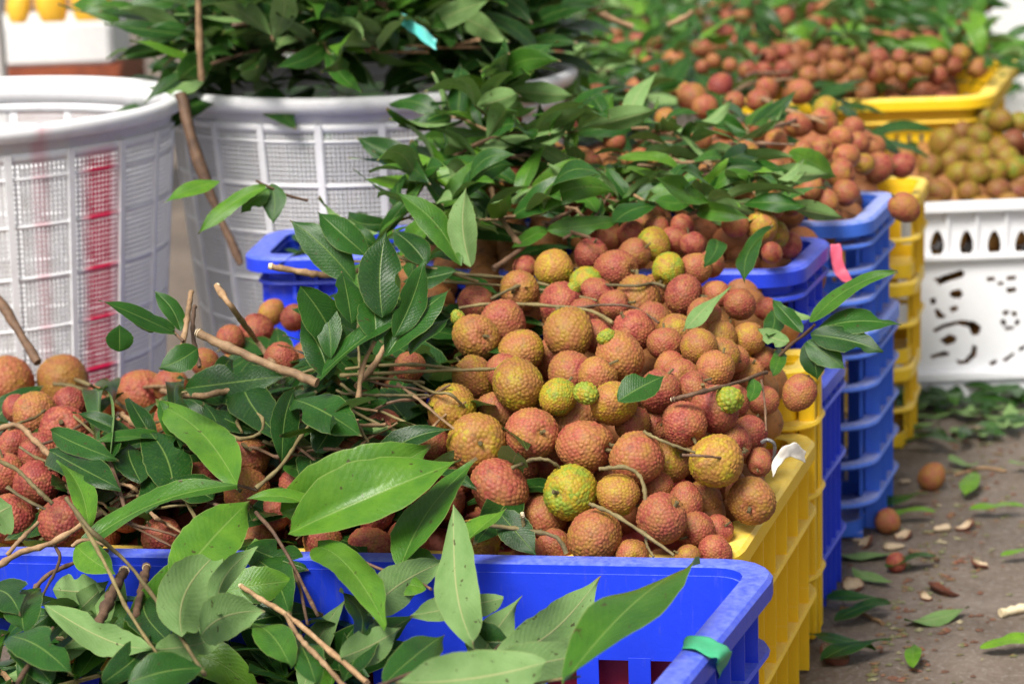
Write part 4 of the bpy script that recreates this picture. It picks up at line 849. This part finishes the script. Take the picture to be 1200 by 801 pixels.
   (948, 398, 958, 445, 30, 'd', 0, 0, .3, .4, .3, 0, 2.05, 2.05), (940, 390, 905, 350, 22, 't', 0, 0, .2, .4, .3, 0, 2.07, 2.09), (925, 400, 888, 385, 20, 'u', 0, 0, .2, .4, .3, 0, 2.08, 2.08), (950, 372, 905, 352, 10, 'u', 0, 0, .2, .5, .3, 0, 2.08, 2.1)]),
 ('single dark leaf tucked between lychees in the heap middle', M_GRN, [(716, 470, .02), (722, 466, .02), (728, 462, .02)], 1.4, [(724, 470, 779, 440, 38, 't', .04, .05, -.1, .3, .4)]),
 ('pale edged leaf propped between lychees below the red ones', M_GRN, [(800, 388, .02), (803, 384, .02), (806, 382, .02)], 1.2, [(803, 386, 857, 336, 22, 'u', .03, .05, -.7, .3, .4)]),
 ('narrow dark leaves drooping near the low blue crate', M_GRN, [(905, 265, .04), (900, 268, .04), (893, 275, .04)], 1.4, [(904, 268, 872, 330, 26, 't', .06, .06, .4, .3, .4), (900, 395, 905, 362, 22, 't', .05, .05, .1, .3, .3), (840, 280, 825, 312, 22, 't', .05, .05, .1, .3, .3)]),
 ('light leaves laid over the upper lychees', M_BRN, [(660, 280, .03), (690, 262, .035), (712, 232, .035), (728, 205, .03)], 2,
  [(640, 270, 730, 258, 24, 'm', .05, .05, .2, .4, .3), (718, 262, 772, 240, 28, 't', .05, .06, -.2, .4, .3), (925, 178, 980, 208, 28, 'l', .06, .06, .2, .4, .3), (700, 250, 665, 225, 22, 'm', .05, .05, .2, .4, .3), (640, 268, 600, 290, 22, 'm', .04, .04, .2, .4, .3)]),
 ('curled leaves in the lower gap between lychees and rim', M_GRN, [(600, 632, .02), (610, 640, .02), (618, 648, .02)], 1.4, [(585, 600, 628, 650, 36, 'd', .03, .03, .2, .3, .3), (905, 440, 915, 408, 16, 'm', .03, .03, .2, .3, .3), (878, 470, 880, 440, 16, 'm', .04, .04, .2, .3, .3)]),
]
for i, (lab, mt, tp, r, lv) in enumerate(HERO):
    c = twig_pts(tp); d = (c[0]-CAMP).length
    root = link('leafy_branch', tube_me('leafy_branch', c, r*d/F, r*.7*d/F, 10, 7, .1, .25, 60+i), mt); tag(root, lab, 'branch')
    for j, q in enumerate(lv):
        a = list(q) + [0]*0
        hero_leaf(root, *a, seed=i*31+j)

# the packed leaves below: nobody could count these
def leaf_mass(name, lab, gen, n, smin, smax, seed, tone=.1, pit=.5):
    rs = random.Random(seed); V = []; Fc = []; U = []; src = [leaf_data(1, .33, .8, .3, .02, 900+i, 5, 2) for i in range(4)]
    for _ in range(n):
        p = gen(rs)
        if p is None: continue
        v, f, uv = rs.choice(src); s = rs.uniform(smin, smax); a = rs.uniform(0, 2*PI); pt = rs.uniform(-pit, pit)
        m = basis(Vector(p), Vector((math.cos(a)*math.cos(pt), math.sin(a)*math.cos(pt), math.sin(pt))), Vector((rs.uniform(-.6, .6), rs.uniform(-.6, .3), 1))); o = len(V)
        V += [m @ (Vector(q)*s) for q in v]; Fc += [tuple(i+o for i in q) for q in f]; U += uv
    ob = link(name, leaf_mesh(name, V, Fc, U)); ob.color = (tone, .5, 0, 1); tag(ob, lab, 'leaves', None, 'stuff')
def g_row(rs):
    x, y = rs.uniform(-.3, .75), rs.uniform(2.15, 4.6); z = heap_z(x, y)
    return (x, y, z-rs.uniform(.03, .075)) if z > .2 and not (y < 3 and x > lerp_tab(XR, y)-.10) and (y > 2.3 or x < .02) else None
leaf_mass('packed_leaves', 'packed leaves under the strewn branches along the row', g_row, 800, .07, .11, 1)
def g_fr(rs):
    x, y = rs.uniform(-.46, .06), rs.uniform(1.38, 1.78); z = heap_z(x, y)
    return (x, y, z-rs.uniform(.005, .06)) if y < y_edge(x)-.02 and z > .05 else None
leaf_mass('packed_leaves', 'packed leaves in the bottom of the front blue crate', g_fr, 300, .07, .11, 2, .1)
def g_b2(rs):
    r = B2[3]*.95*math.sqrt(rs.random()); a = rs.uniform(0, 2*PI); x, y = B2[0]+r*math.cos(a), B2[1]+r*math.sin(a)
    return (x, y, pile_z(x, y)-rs.uniform(.0, .09))
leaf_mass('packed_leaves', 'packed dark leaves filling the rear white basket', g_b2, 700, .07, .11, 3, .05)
def g_left(rs):
    x, y = rs.uniform(-.5, .0), rs.uniform(1.84, 2.15); z = heap_z(x, y)
    return (x, y, z-rs.uniform(.03, .06)) if z > .2 else None
leaf_mass('packed_leaves', 'packed leaves under the left tangle of twigs', g_left, 260, .06, .1, 4, .05)
def g_far(rs):
    x, y = rs.uniform(-.6, 2.0), rs.uniform(4.4, 7.5)
    return (x, y, .28-rs.uniform(.0, .10))
leaf_mass('packed_leaves', 'far off mass of leaves behind all the crates', g_far, 2600, .08, .13, 5, .3)
def g_sc(rs): return (rs.uniform(-.225, -.12), rs.uniform(2.42, 2.51), rs.uniform(.30, .35))
leaf_mass('packed_leaves', 'packed leaves in the small blue crate', g_sc, 60, .04, .07, 6, .2)

# ------------------------------------------------------------------ white baskets
def mat_net(m):
    n = m.copy(); n.name = 'white_basket_net'
    for x in n.node_tree.nodes:
        if x.type == 'BSDF_PRINCIPLED':
            h = n.node_tree.nodes.new('ShaderNodeHueSaturation'); h.inputs['Value'].default_value = .82; c = x.inputs['Base Color'].links[0].from_socket
            n.node_tree.links.new(c, h.inputs['Color']); n.node_tree.links.new(h.outputs[0], x.inputs['Base Color'])
    return n
def basket(name, label, c, r_top, r_bot, red, nw):
    x, y, H = c; t = empty(name, (x, y, 0)); tag(t, label, 'basket', 'round white plastic baskets')
    m, nt_, b, _ = new_mat('white_basket_plastic'); g = G(nt_); tc = g.n('ShaderNodeTexCoord'); v = tc.outputs['Object']
    s = g.n('ShaderNodeSeparateXYZ'); g.put(s.inputs[0], v); n = g.noise(v, 9, 4, .6); n2 = g.noise(v, 40, 4, .7)
    col = g.mix(g.math('MULTIPLY', g.rng(n2, .5, .75), .35), (.78, .78, .80), (.54, .51, .49))
    if red:
        mp = g.n('ShaderNodeMapping'); mp.inputs['Scale'].default_value = (30, 30, 2.2); g.put(mp.inputs[0], v); st = g.noise(mp.outputs[0], 1.0, 4, .6)
        ang = g.math('ARCTAN2', s.outputs[0], g.math('MULTIPLY', s.outputs[1], -1.0))
        d = g.math('ABSOLUTE', g.math('SUBTRACT', ang, math.asin(.76))); k = g.rng(g.math('ADD', d, g.math('MULTIPLY', st, .13)), .20, .12)
        k = g.math('MULTIPLY', k, g.rng(s.outputs[2], H-.03, H-.05)); k = g.math('MULTIPLY', k, g.rng(s.outputs[1], .02, -.02))
        col = g.mix(g.math('MULTIPLY', k, 1.0, clamp=True), col, (.78, .015, .085))
        d2 = g.math('ABSOLUTE', g.math('SUBTRACT', ang, math.asin(.52))); k2 = g.rng(g.math('ADD', d2, g.math('MULTIPLY', st, .08)), .09, .05)
        col = g.mix(g.math('MULTIPLY', k2, .32, clamp=True), col, (.70, .06, .14))
    g.put(b.inputs['Base Color'], col); b.inputs['Roughness'].default_value = .45
    mn = mat_net(m)
    def rz(z): return r_bot + (r_top-r_bot)*z/H
    # rim
    prof = [(0, H-.017), (.005, H-.019), (.010, H-.017), (.013, H-.011), (.013, H-.005), (.009, H), (.003, H), (-.004, H-.004), (-.004, H-.03), (0, H-.03)]
    def lathe(nm, pr, seg=96):
        V = []; Fc = []; m_ = len(pr)
        for i in range(seg):
            a = 2*PI*i/seg
            for o, z in pr: r = rz(z)+o; V.append((r*math.sin(a), -r*math.cos(a), z))
        for i in range(seg):
            for j in range(m_): Fc.append((i*m_+j, ((i+1) % seg)*m_+j, ((i+1) % seg)*m_+(j+1) % m_, i*m_+(j+1) % m_))
        me = mesh(nm, V, Fc); bm = bmesh.new(); bm.from_mesh(me); bmesh.ops.recalc_face_normals(bm, faces=bm.faces); bm.to_mesh(me); bm.free(); me.polygons.foreach_set('use_smooth', [True]*len(me.polygons)); return me
    link('rim', lathe('rim', prof), m, t)
    for q in (.05, .105, .16, .215, .27, .325, .38, .43):
        if q > H-.045: continue
        link('hoop', lathe('hoop', [(-.001, q-.002), (.002, q-.002), (.002, q+.002), (-.001, q+.002)]), m, t)
    link('collar', lathe('collar', [(-.003, H-.040), (.001, H-.040), (.001, H-.0305), (-.003, H-.0305)]), m, t)
    nr = 21
    def strip(a0, a1, o0, o1, z0, z1, k=1):
        V = []
        for i in range(k+1):
            z = z0+(z1-z0)*i/k
            for a, o in ((a0, o0), (a1, o0), (a1, o1), (a0, o1)): r = rz(z)+o; V.append((r*math.sin(a), -r*math.cos(a), z))
        Fc = [(i*4+j, i*4+(j+1) % 4, i*4+4+(j+1) % 4, i*4+4+j) for i in range(k) for j in range(4)] + [(3, 2, 1, 0), (k*4, k*4+1, k*4+2, k*4+3)]
        return V, Fc
    V, Fc = strip(-.016, .016, -.0012, .0038, .0, H-.0305); ub = mesh('upright', V, Fc, False); bm = bmesh.new(); bm.from_mesh(ub); bmesh.ops.recalc_face_normals(bm, faces=bm.faces); bm.to_mesh(ub); bm.free()
    for i in range(nr):
        o = link('upright', ub, m, t); o.rotation_euler = (0, 0, 2*PI*(i+.35)/nr)
    V = []; Fc = []
    for i in range(288):                                  # the fine net between the uprights
        a = 2*PI*i/288; v_, f_ = strip(a-nw, a+nw, -.0006, .0008, .0, H-.038); o = len(V); V += v_; Fc += [tuple(k+o for k in q) for q in f_]
    z = .004
    while z < H-.040:
        o = len(V)
        for i in range(144):
            a = 2*PI*i/144
            for dr, dz in ((-.0009, -.00085), (.0010, -.00085), (.0010, .00085), (-.0009, .00085)): r = rz(z)+dr; V.append((r*math.sin(a), -r*math.cos(a), z+dz))
        for i in range(144):
            for j in range(4): Fc.append((o+i*4+j, o+((i+1) % 144)*4+j, o+((i+1) % 144)*4+(j+1) % 4, o+i*4+(j+1) % 4))
        z += .0052
    net = mesh('net', V, Fc, False); bm = bmesh.new(); bm.from_mesh(net); bmesh.ops.recalc_face_normals(bm, faces=bm.faces); bm.to_mesh(net); bm.free()
    net = link('net', net, mn, t); net['kind'] = 'stuff'
    V = [(0, 0, .004)] + [(rz(0)*.99*math.sin(2*PI*i/64), -rz(0)*.99*math.cos(2*PI*i/64), .004) for i in range(64)]
    link('bottom', mesh('bottom', V, [(0, 1+i, 1+(i+1) % 64) for i in range(64)], False), m, t)
    return t
basket('plastic_basket', 'empty round white basket with red streaks of paint down its side', B1[:3], B1[3], B1[3]-.050, True, .0050)
basket('plastic_basket', 'round white basket stuffed with dark leafy branches', B2[:3], B2[3], B2[3]-.040, False, .0038)

# ------------------------------------------------------------------ things at the back
gp = P(2, 100, 4.6); pw = 10*4.6/F
t = link('post', bevelled(box_me('post', gp.x-.03, gp.x+pw*.5, gp.y-.02, gp.y+.03, 0, 1.3), .003), M_GREY); tag(t, 'pale grey post at the edge beside the mango box', 'post')
tb = P(60, 74, 5.0); t = empty('stand', (tb.x, tb.y, 0)); tag(t, 'low red brown stand under the foam box of mangoes', 'stand')
link('stand_top', box_me('stand_top', -.22, .15, -.05, .28, tb.z-.05, tb.z-.002, .003), M_RBRN, t)
for sx in (-.20, .12):
    for sy in (-.03, .25): link('leg', box_me('leg', sx, sx+.03, sy, sy+.03, 0, tb.z-.0505), M_RBRN, t)
link('front_board', box_me('front_board', -.22, .15, -.066, -.0505, tb.z-.11, tb.z-.012, .002), M_RBRN, t)
t = empty('foam_box', (tb.x, tb.y, tb.z)); tag(t, 'white foam box holding yellow mangoes', 'box')
link('front_side', box_me('front_side', -.20, .132, -.045, -.025, 0, .085, .006), M_FOAM, t); link('back_side', box_me('back_side', -.20, .132, .20, .22, 0, .085, .006), M_FOAM, t)
link('end_side', box_me('end_side', .113, .1315, -.0245, .1995, 0, .084, .004), M_FOAM, t); link('end_side', box_me('end_side', -.20, -.18, -.0245, .1995, 0, .084, .004), M_FOAM, t); link('bottom', box_me('bottom', -.1795, .1125, -.0245, .1995, .0, .04), M_FOAM, t)
def mango(px, py, w, lab):
    d = 5.02; p = P(px, py, d); bm = bmesh.new(); bmesh.ops.create_uvsphere(bm, u_segments=28, v_segments=18, radius=1)
    for v in bm.verts:
        z = v.co.z; v.co.x *= .86+.12*(-z)*(z < 0)+.05*math.sin(z*2); v.co.x += .10*z*z; v.co.y *= .72; v.co.z *= 1.32
    me = bpy.data.meshes.new('mango'); bm.to_mesh(me); bm.free(); me.polygons.foreach_set('use_smooth', [True]*len(me.polygons))
    o = link('mango', me, M_MANGO); s = w*d/F/2*1.12; o.scale = (s, s, s); o.location = p; o.rotation_euler = (random.uniform(-.2, .2), random.uniform(-.15, .15), random.uniform(-1, 1)); tag(o, lab, 'mango', 'mangoes in the foam box')
mango(22, 8, 32, 'orange tinged mango next to the grey post'); mango(60, 6, 38, 'upright yellow mango in the middle of the foam box'); mango(107, 2, 48, 'largest golden mango at the foam box corner')
wb = P(1205, 8, 5.3); t = empty('foam_box', (wb.x, wb.y, 0)); tag(t, 'bright white foam box far off beyond the wide yellow crate', 'box')
link('box_body', box_me('box_body', -.075, .35, 0, .3, 0, wb.z+.05, .01), M_FOAM, t); link('box_lid', box_me('box_lid', -.085, .36, -.01, .31, wb.z+.0505, wb.z+.09, .012), M_FOAM, t)
# turquoise strip, pink bag, torn paper, wire
def film(name, lab, cat, mt, pts, wid, nrm):
    V = []; Fc = []; c = spline(pts, 10); rr = random.Random(3)
    for i, p in enumerate(c):
        for j in (-1, -.4, .3, 1): V.append(p + nrm*wid*j + Vector((rr.uniform(-1, 1), rr.uniform(-1, 1), rr.uniform(-1, 1)))*wid*.28)
    for i in range(10):
        for j in range(3): Fc.append((i*4+j, i*4+j+1, i*4+4+j+1, i*4+4+j))
    o = link(name, mesh(name, V, Fc), mt); sm = o.modifiers.new('thickness', 'SOLIDIFY'); sm.thickness = .0008; o.modifiers.new('soft', 'SUBSURF').render_levels = 1; tag(o, lab, cat); return o
film('plastic_strip', 'turquoise strip of plastic film caught in the rear leaves', 'plastic film', M_TURQ, [P(470, 22, 2.60), P(488, 36, 2.58), P(512, 54, 2.57)], .007, UP)
tq = [on_z(803, 752, .2275), on_z(826, 757, .2275), on_z(843, 765, .2285), on_z(847, 772, .222), on_z(846, 785, .19), on_z(842, 800, .16)]
film('tape_patch', 'torn green tape stuck over the blue crate rim', 'tape', M_GTAPE, tq, .0125, (on_z(803, 752, .227)-on_z(770, 792, .227)).normalized())
film('plastic_bag', 'crumpled pink plastic bag stuffed between the blue stacks', 'plastic bag', M_PINK, [P(980, 285, 2.40), P(980, 305, 2.40), P(986, 322, 2.40), P(996, 332, 2.40)], .0062, RT)
film('paper_scrap', 'torn whitish scrap tied to the yellow crate rim', 'scrap', M_SCRAP, [P(906, 552, 1.96), P(916, 532, 1.96), P(930, 528, 1.97), P(944, 536, 1.985)], .006, UP)
wp = [P(893, 518, 1.955), P(900, 515, 1.95), P(908, 522, 1.955), P(905, 548, 1.975)]; tag(link('wire', tube_me('wire', wp, .0016, .0014, 10, 6, .05), M_WIRE), 'bent wire wound round the yellow crate rim', 'wire')

# ------------------------------------------------------------------ the aisle floor and its litter
def gleaf(px, py, ang, L_, tone, up, lab, curl=.6, lift=.004, pitch=.05):
    p = on_z(px, py, 0); o = link('fallen_leaf', leaf_mesh('fallen_leaf', *leaf_data(1, random.uniform(.3, .4), curl, .3, .03, int(px*7+py), 12, 6, random.uniform(-.3, .3))))
    d = Vector((math.cos(ang)*math.cos(pitch), math.sin(ang)*math.cos(pitch), math.sin(pitch))); n = Vector((random.uniform(-.2, .2), random.uniform(-.2, .1), 1 if up else -1))
    o.matrix_world = basis(p + Vector((0, 0, lift+.006)) - d*L_*.5, d, n) @ Matrix.Diagonal((L_, L_, L_, 1)); o.color = (tone, .5, 0, 1); tag(o, lab, 'leaf', 'leaves fallen on the aisle'); return o
GL = [(1010, 655, 3.1, .075, .3, False, 'pale leaf lying underside up beside the small red fruit'), (1068, 668, .3, .06, .1, True, 'dark curled leaf beside the small red fruit'), (1022, 682, -1.0, .06, .5, False, 'greyish leaf folded by the blue stack foot'),
      (1000, 716, -.3, .07, .3, True, 'browned leaf near the yellow crate foot'), (1012, 728, .5, .07, .1, True, 'dark green leaf near the yellow crate foot'), (1098, 728, .4, .075, .6, False, 'pale curled leaf in the open floor'),
      (1138, 578, 1.2, .075, .8, True, 'light green leaf curling up off the floor'), (1168, 606, -.1, .06, .8, True, 'light green leaf lying flat near the picture edge'), (1060, 598, .5, .07, .2, True, 'green leaf sprouting beside the half peeled lychee'), (1066, 612, 0, .06, .75, True, 'pale green leaf touching the half peeled lychee'),
      (1005, 775, .4, .08, .1, True, 'dark leaf at the bottom by the yellow crate'), (985, 765, 2.6, .07, .3, True, 'brownish leaf at the bottom by the yellow crate'), (1070, 780, 1.4, .05, .7, True, 'yellowish dry leaf at the bottom of the aisle'), (1185, 765, .1, .06, .9, True, 'orange dry leaf at the lower picture edge'),
      (1195, 660, 0, .04, .8, True, 'sliver of green leaf at the picture edge')]
for i, q in enumerate(GL): gleaf(*q)
rr = random.Random(12)
LIT = []
for i in range(30):
    px = rr.uniform(1062, 1210); py = rr.uniform(486, 560) if i % 3 else rr.uniform(478, 500)
    if abs(px-1092) < 22 and abs(py-560) < 22: continue
    o = gleaf(px, py, rr.uniform(0, 6.3), rr.uniform(.045, .075), rr.choice((.05, .15, .4)), rr.random() < .4, None, rr.uniform(.3, 1), rr.uniform(.0, .015), rr.uniform(-.1, .25))
    LIT.append((px, py, o))
LIT.sort(key=lambda q: q[1])
for nm, part in (('far band', LIT[:len(LIT)//2]), ('near band', LIT[len(LIT)//2:])):
    for k, (px, py, o) in enumerate(sorted(part, key=lambda q: q[0])): tag(o, 'fallen leaf %s from the yellow stack, %s of the litter by the white crate' % (ORD[k], nm), 'leaf')
def g_wh(rs): return (rs.uniform(.47, .95), rs.uniform(WY-.07, WY-.005), rs.uniform(.004, .014)) if rs.random() < .9 else (rs.uniform(.5, 1.0), rs.uniform(WY+.0, WY+.35), rs.uniform(.004, .01))
leaf_mass('packed_leaves', 'drift of leaves along the foot of the white crate', g_wh, 110, .04, .07, 9, .12, .12)
def shell(px, py, w, lab, mt=M_SHELL, deep=.6, rot=0):
    p = on_z(px, py, 0); r = w*(p-CAMP).length/F/2; bm = bmesh.new(); bmesh.ops.create_icosphere(bm, subdivisions=4, radius=1); rs = random.Random(int(px)); cut = rs.uniform(-.2, .25)
    bmesh.ops.delete(bm, geom=[v for v in bm.verts if v.co.z > cut + .25*math.sin(v.co.x*3+rs.random()*0+px)], context='VERTS')
    for v in bm.verts: v.co *= 1+rs.uniform(-.05, .05); v.co.z *= deep; v.co.y *= .8
    me = bpy.data.meshes.new('lychee_shell'); bm.to_mesh(me); bm.free(); me.polygons.foreach_set('use_smooth', [True]*len(me.polygons))
    me.materials.append(mt); me.materials.append(M_FLESH)
    o = link('lychee_shell', me); s = o.modifiers.new('rind', 'SOLIDIFY'); s.thickness = .09; s.offset = 1; s.material_offset = 1 if mt is M_SHELL else 0
    o.scale = (r, r, r); o.location = p + Vector((0, 0, r*deep*.9)); o.rotation_euler = (rs.uniform(-.7, .3), rs.uniform(-.5, .5), rs.uniform(0, 6)); tag(o, lab, 'lychee shell', 'lychee shells on the aisle')
shell(1150, 664, 26, 'dark broken shell with a wet lining on the open floor'); shell(1106, 694, 40, 'long flattened brown shell on the open floor', deep=.35); shell(1012, 640, 24, 'brown shell at the foot of the blue stack'); shell(1000, 690, 26, 'brown shell beside the folded grey leaf')
shell(1058, 630, 24, 'brown shell below the half peeled lychee'); shell(1130, 620, 22, 'dark shell beside the cream scrap'); shell(978, 775, 34, 'brown shell at the bottom by the yellow crate'); shell(1085, 702, 16, 'small dark shell fragment on the open floor')
def chip(px, py, w, lab, mt=M_FLESH, flat=.45):
    p = on_z(px, py, 0); r = w*(p-CAMP).length/F/2; bm = bmesh.new(); bmesh.ops.create_icosphere(bm, subdivisions=3, radius=1); rs = random.Random(int(px+py))
    for v in bm.verts: v.co *= 1+.16*math.sin(v.co.x*4+px)+rs.uniform(-.06, .06); v.co.z *= flat; v.co.y *= .6
    me = bpy.data.meshes.new('peel_scrap'); bm.to_mesh(me); bm.free(); me.polygons.foreach_set('use_smooth', [True]*len(me.polygons))
    o = link('peel_scrap', me, mt); o.scale = (r, r, r); o.location = p+Vector((0, 0, r*flat*.85)); o.rotation_euler = (0, 0, rs.uniform(-.6, .6)); tag(o, lab, 'peel scrap', 'pale peel scraps on the aisle')
chip(1060, 566, 13, 'white scrap next to the fallen lychee'); chip(1105, 622, 20, 'cream coloured scrap on the floor past the half peeled lychee'); chip(1046, 643, 26, 'long white scrap above the small red fruit', flat=.3); chip(1004, 634, 10, 'white scrap against the blue stack foot'); (lambda *a: None)(1113, 680, 8, 'tiny whitish scrap above the flattened shell')
for px, py, w, rp, lab in ((1092, 560, 31, .60, 'orange lychee fallen alone on the aisle floor'), (1040, 612, 30, .66, 'half peeled reddish lychee lying by the blue stack'), (1050, 660, 24, .86, 'small red lychee on the floor between two leaves')):
    p = on_z(px, py+w*.42, 0); dia = w*(p-CAMP).length/F; p.z += dia/2*.97; o = put_lychee(p, dia, rp, True); tag(o, lab, 'lychee', 'lychees fallen on the aisle')
def gstick(lab, mt, pts, r):
    c = [on_z(x, y, r*1.1) for x, y in pts]; tag(link('stick', tube_me('stick', c, r, r*.8, 8, 7, .12, .2, int(pts[0][0])), mt), lab, 'stick')
gstick('pale peeled stick at the picture edge of the aisle', M_WOOD, [(1172, 718), (1190, 714), (1210, 710)], .0045); gstick('dark twig past the small red lychee', M_BRN, [(1066, 645), (1085, 650), (1100, 656)], .003); gstick('thin dry stem among the litter', M_TAN, [(1120, 556), (1150, 548), (1180, 552)], .002)
gstick('thin brown stem near the yellow crate foot', M_TAN, [(985, 712), (1010, 718), (1035, 730)], .0025)
def crumbs():
    rs = random.Random(8); V = []; Fc = []
    for _ in range(900):
        if rs.random() < .6: y = rs.uniform(1.6, 3.0); x = .16 + (y-1.6)*.29 + abs(rs.gauss(0, .055)) + .02
        else: x, y = rs.uniform(.3, .9), rs.uniform(1.8, 3.4)
        r = rs.uniform(.0010, .0042); o = len(V); a = rs.uniform(0, 6.3)
        for k in range(5):
            th = a+2*PI*k/5; q = r*rs.uniform(.5, 1.3); V.append((x+q*math.cos(th)*1.5, y+q*math.sin(th), rs.uniform(.0006, .0012)))
        V.append((x, y, r*rs.uniform(.3, .8)+.001)); Fc += [(o+k, o+(k+1) % 5, o+5) for k in range(5)]
    m, t, b, _ = new_mat('crumbled_peel'); g = G(t); tc = g.n('ShaderNodeTexCoord'); n = g.noise(tc.outputs['Object'], 30, 3, .6)
    g.put(b.inputs['Base Color'], g.ramp(n, [(.3, (.05, .03, .018)), (.45, (.16, .06, .03)), (.55, (.10, .11, .04)), (.7, (.34, .28, .18))])); b.inputs['Roughness'].default_value = .7
    tag(link('peel_crumbs', mesh('peel_crumbs', V, Fc, False), m), 'crumbs of peel and leaf trodden into the aisle floor', 'litter', None, 'stuff')
crumbs()
# unused originals
for p in PROTO+PROTO_LO:
    if p.name not in USED:
        for c in list(p.children): bpy.data.objects.remove(c)
        bpy.data.objects.remove(p)
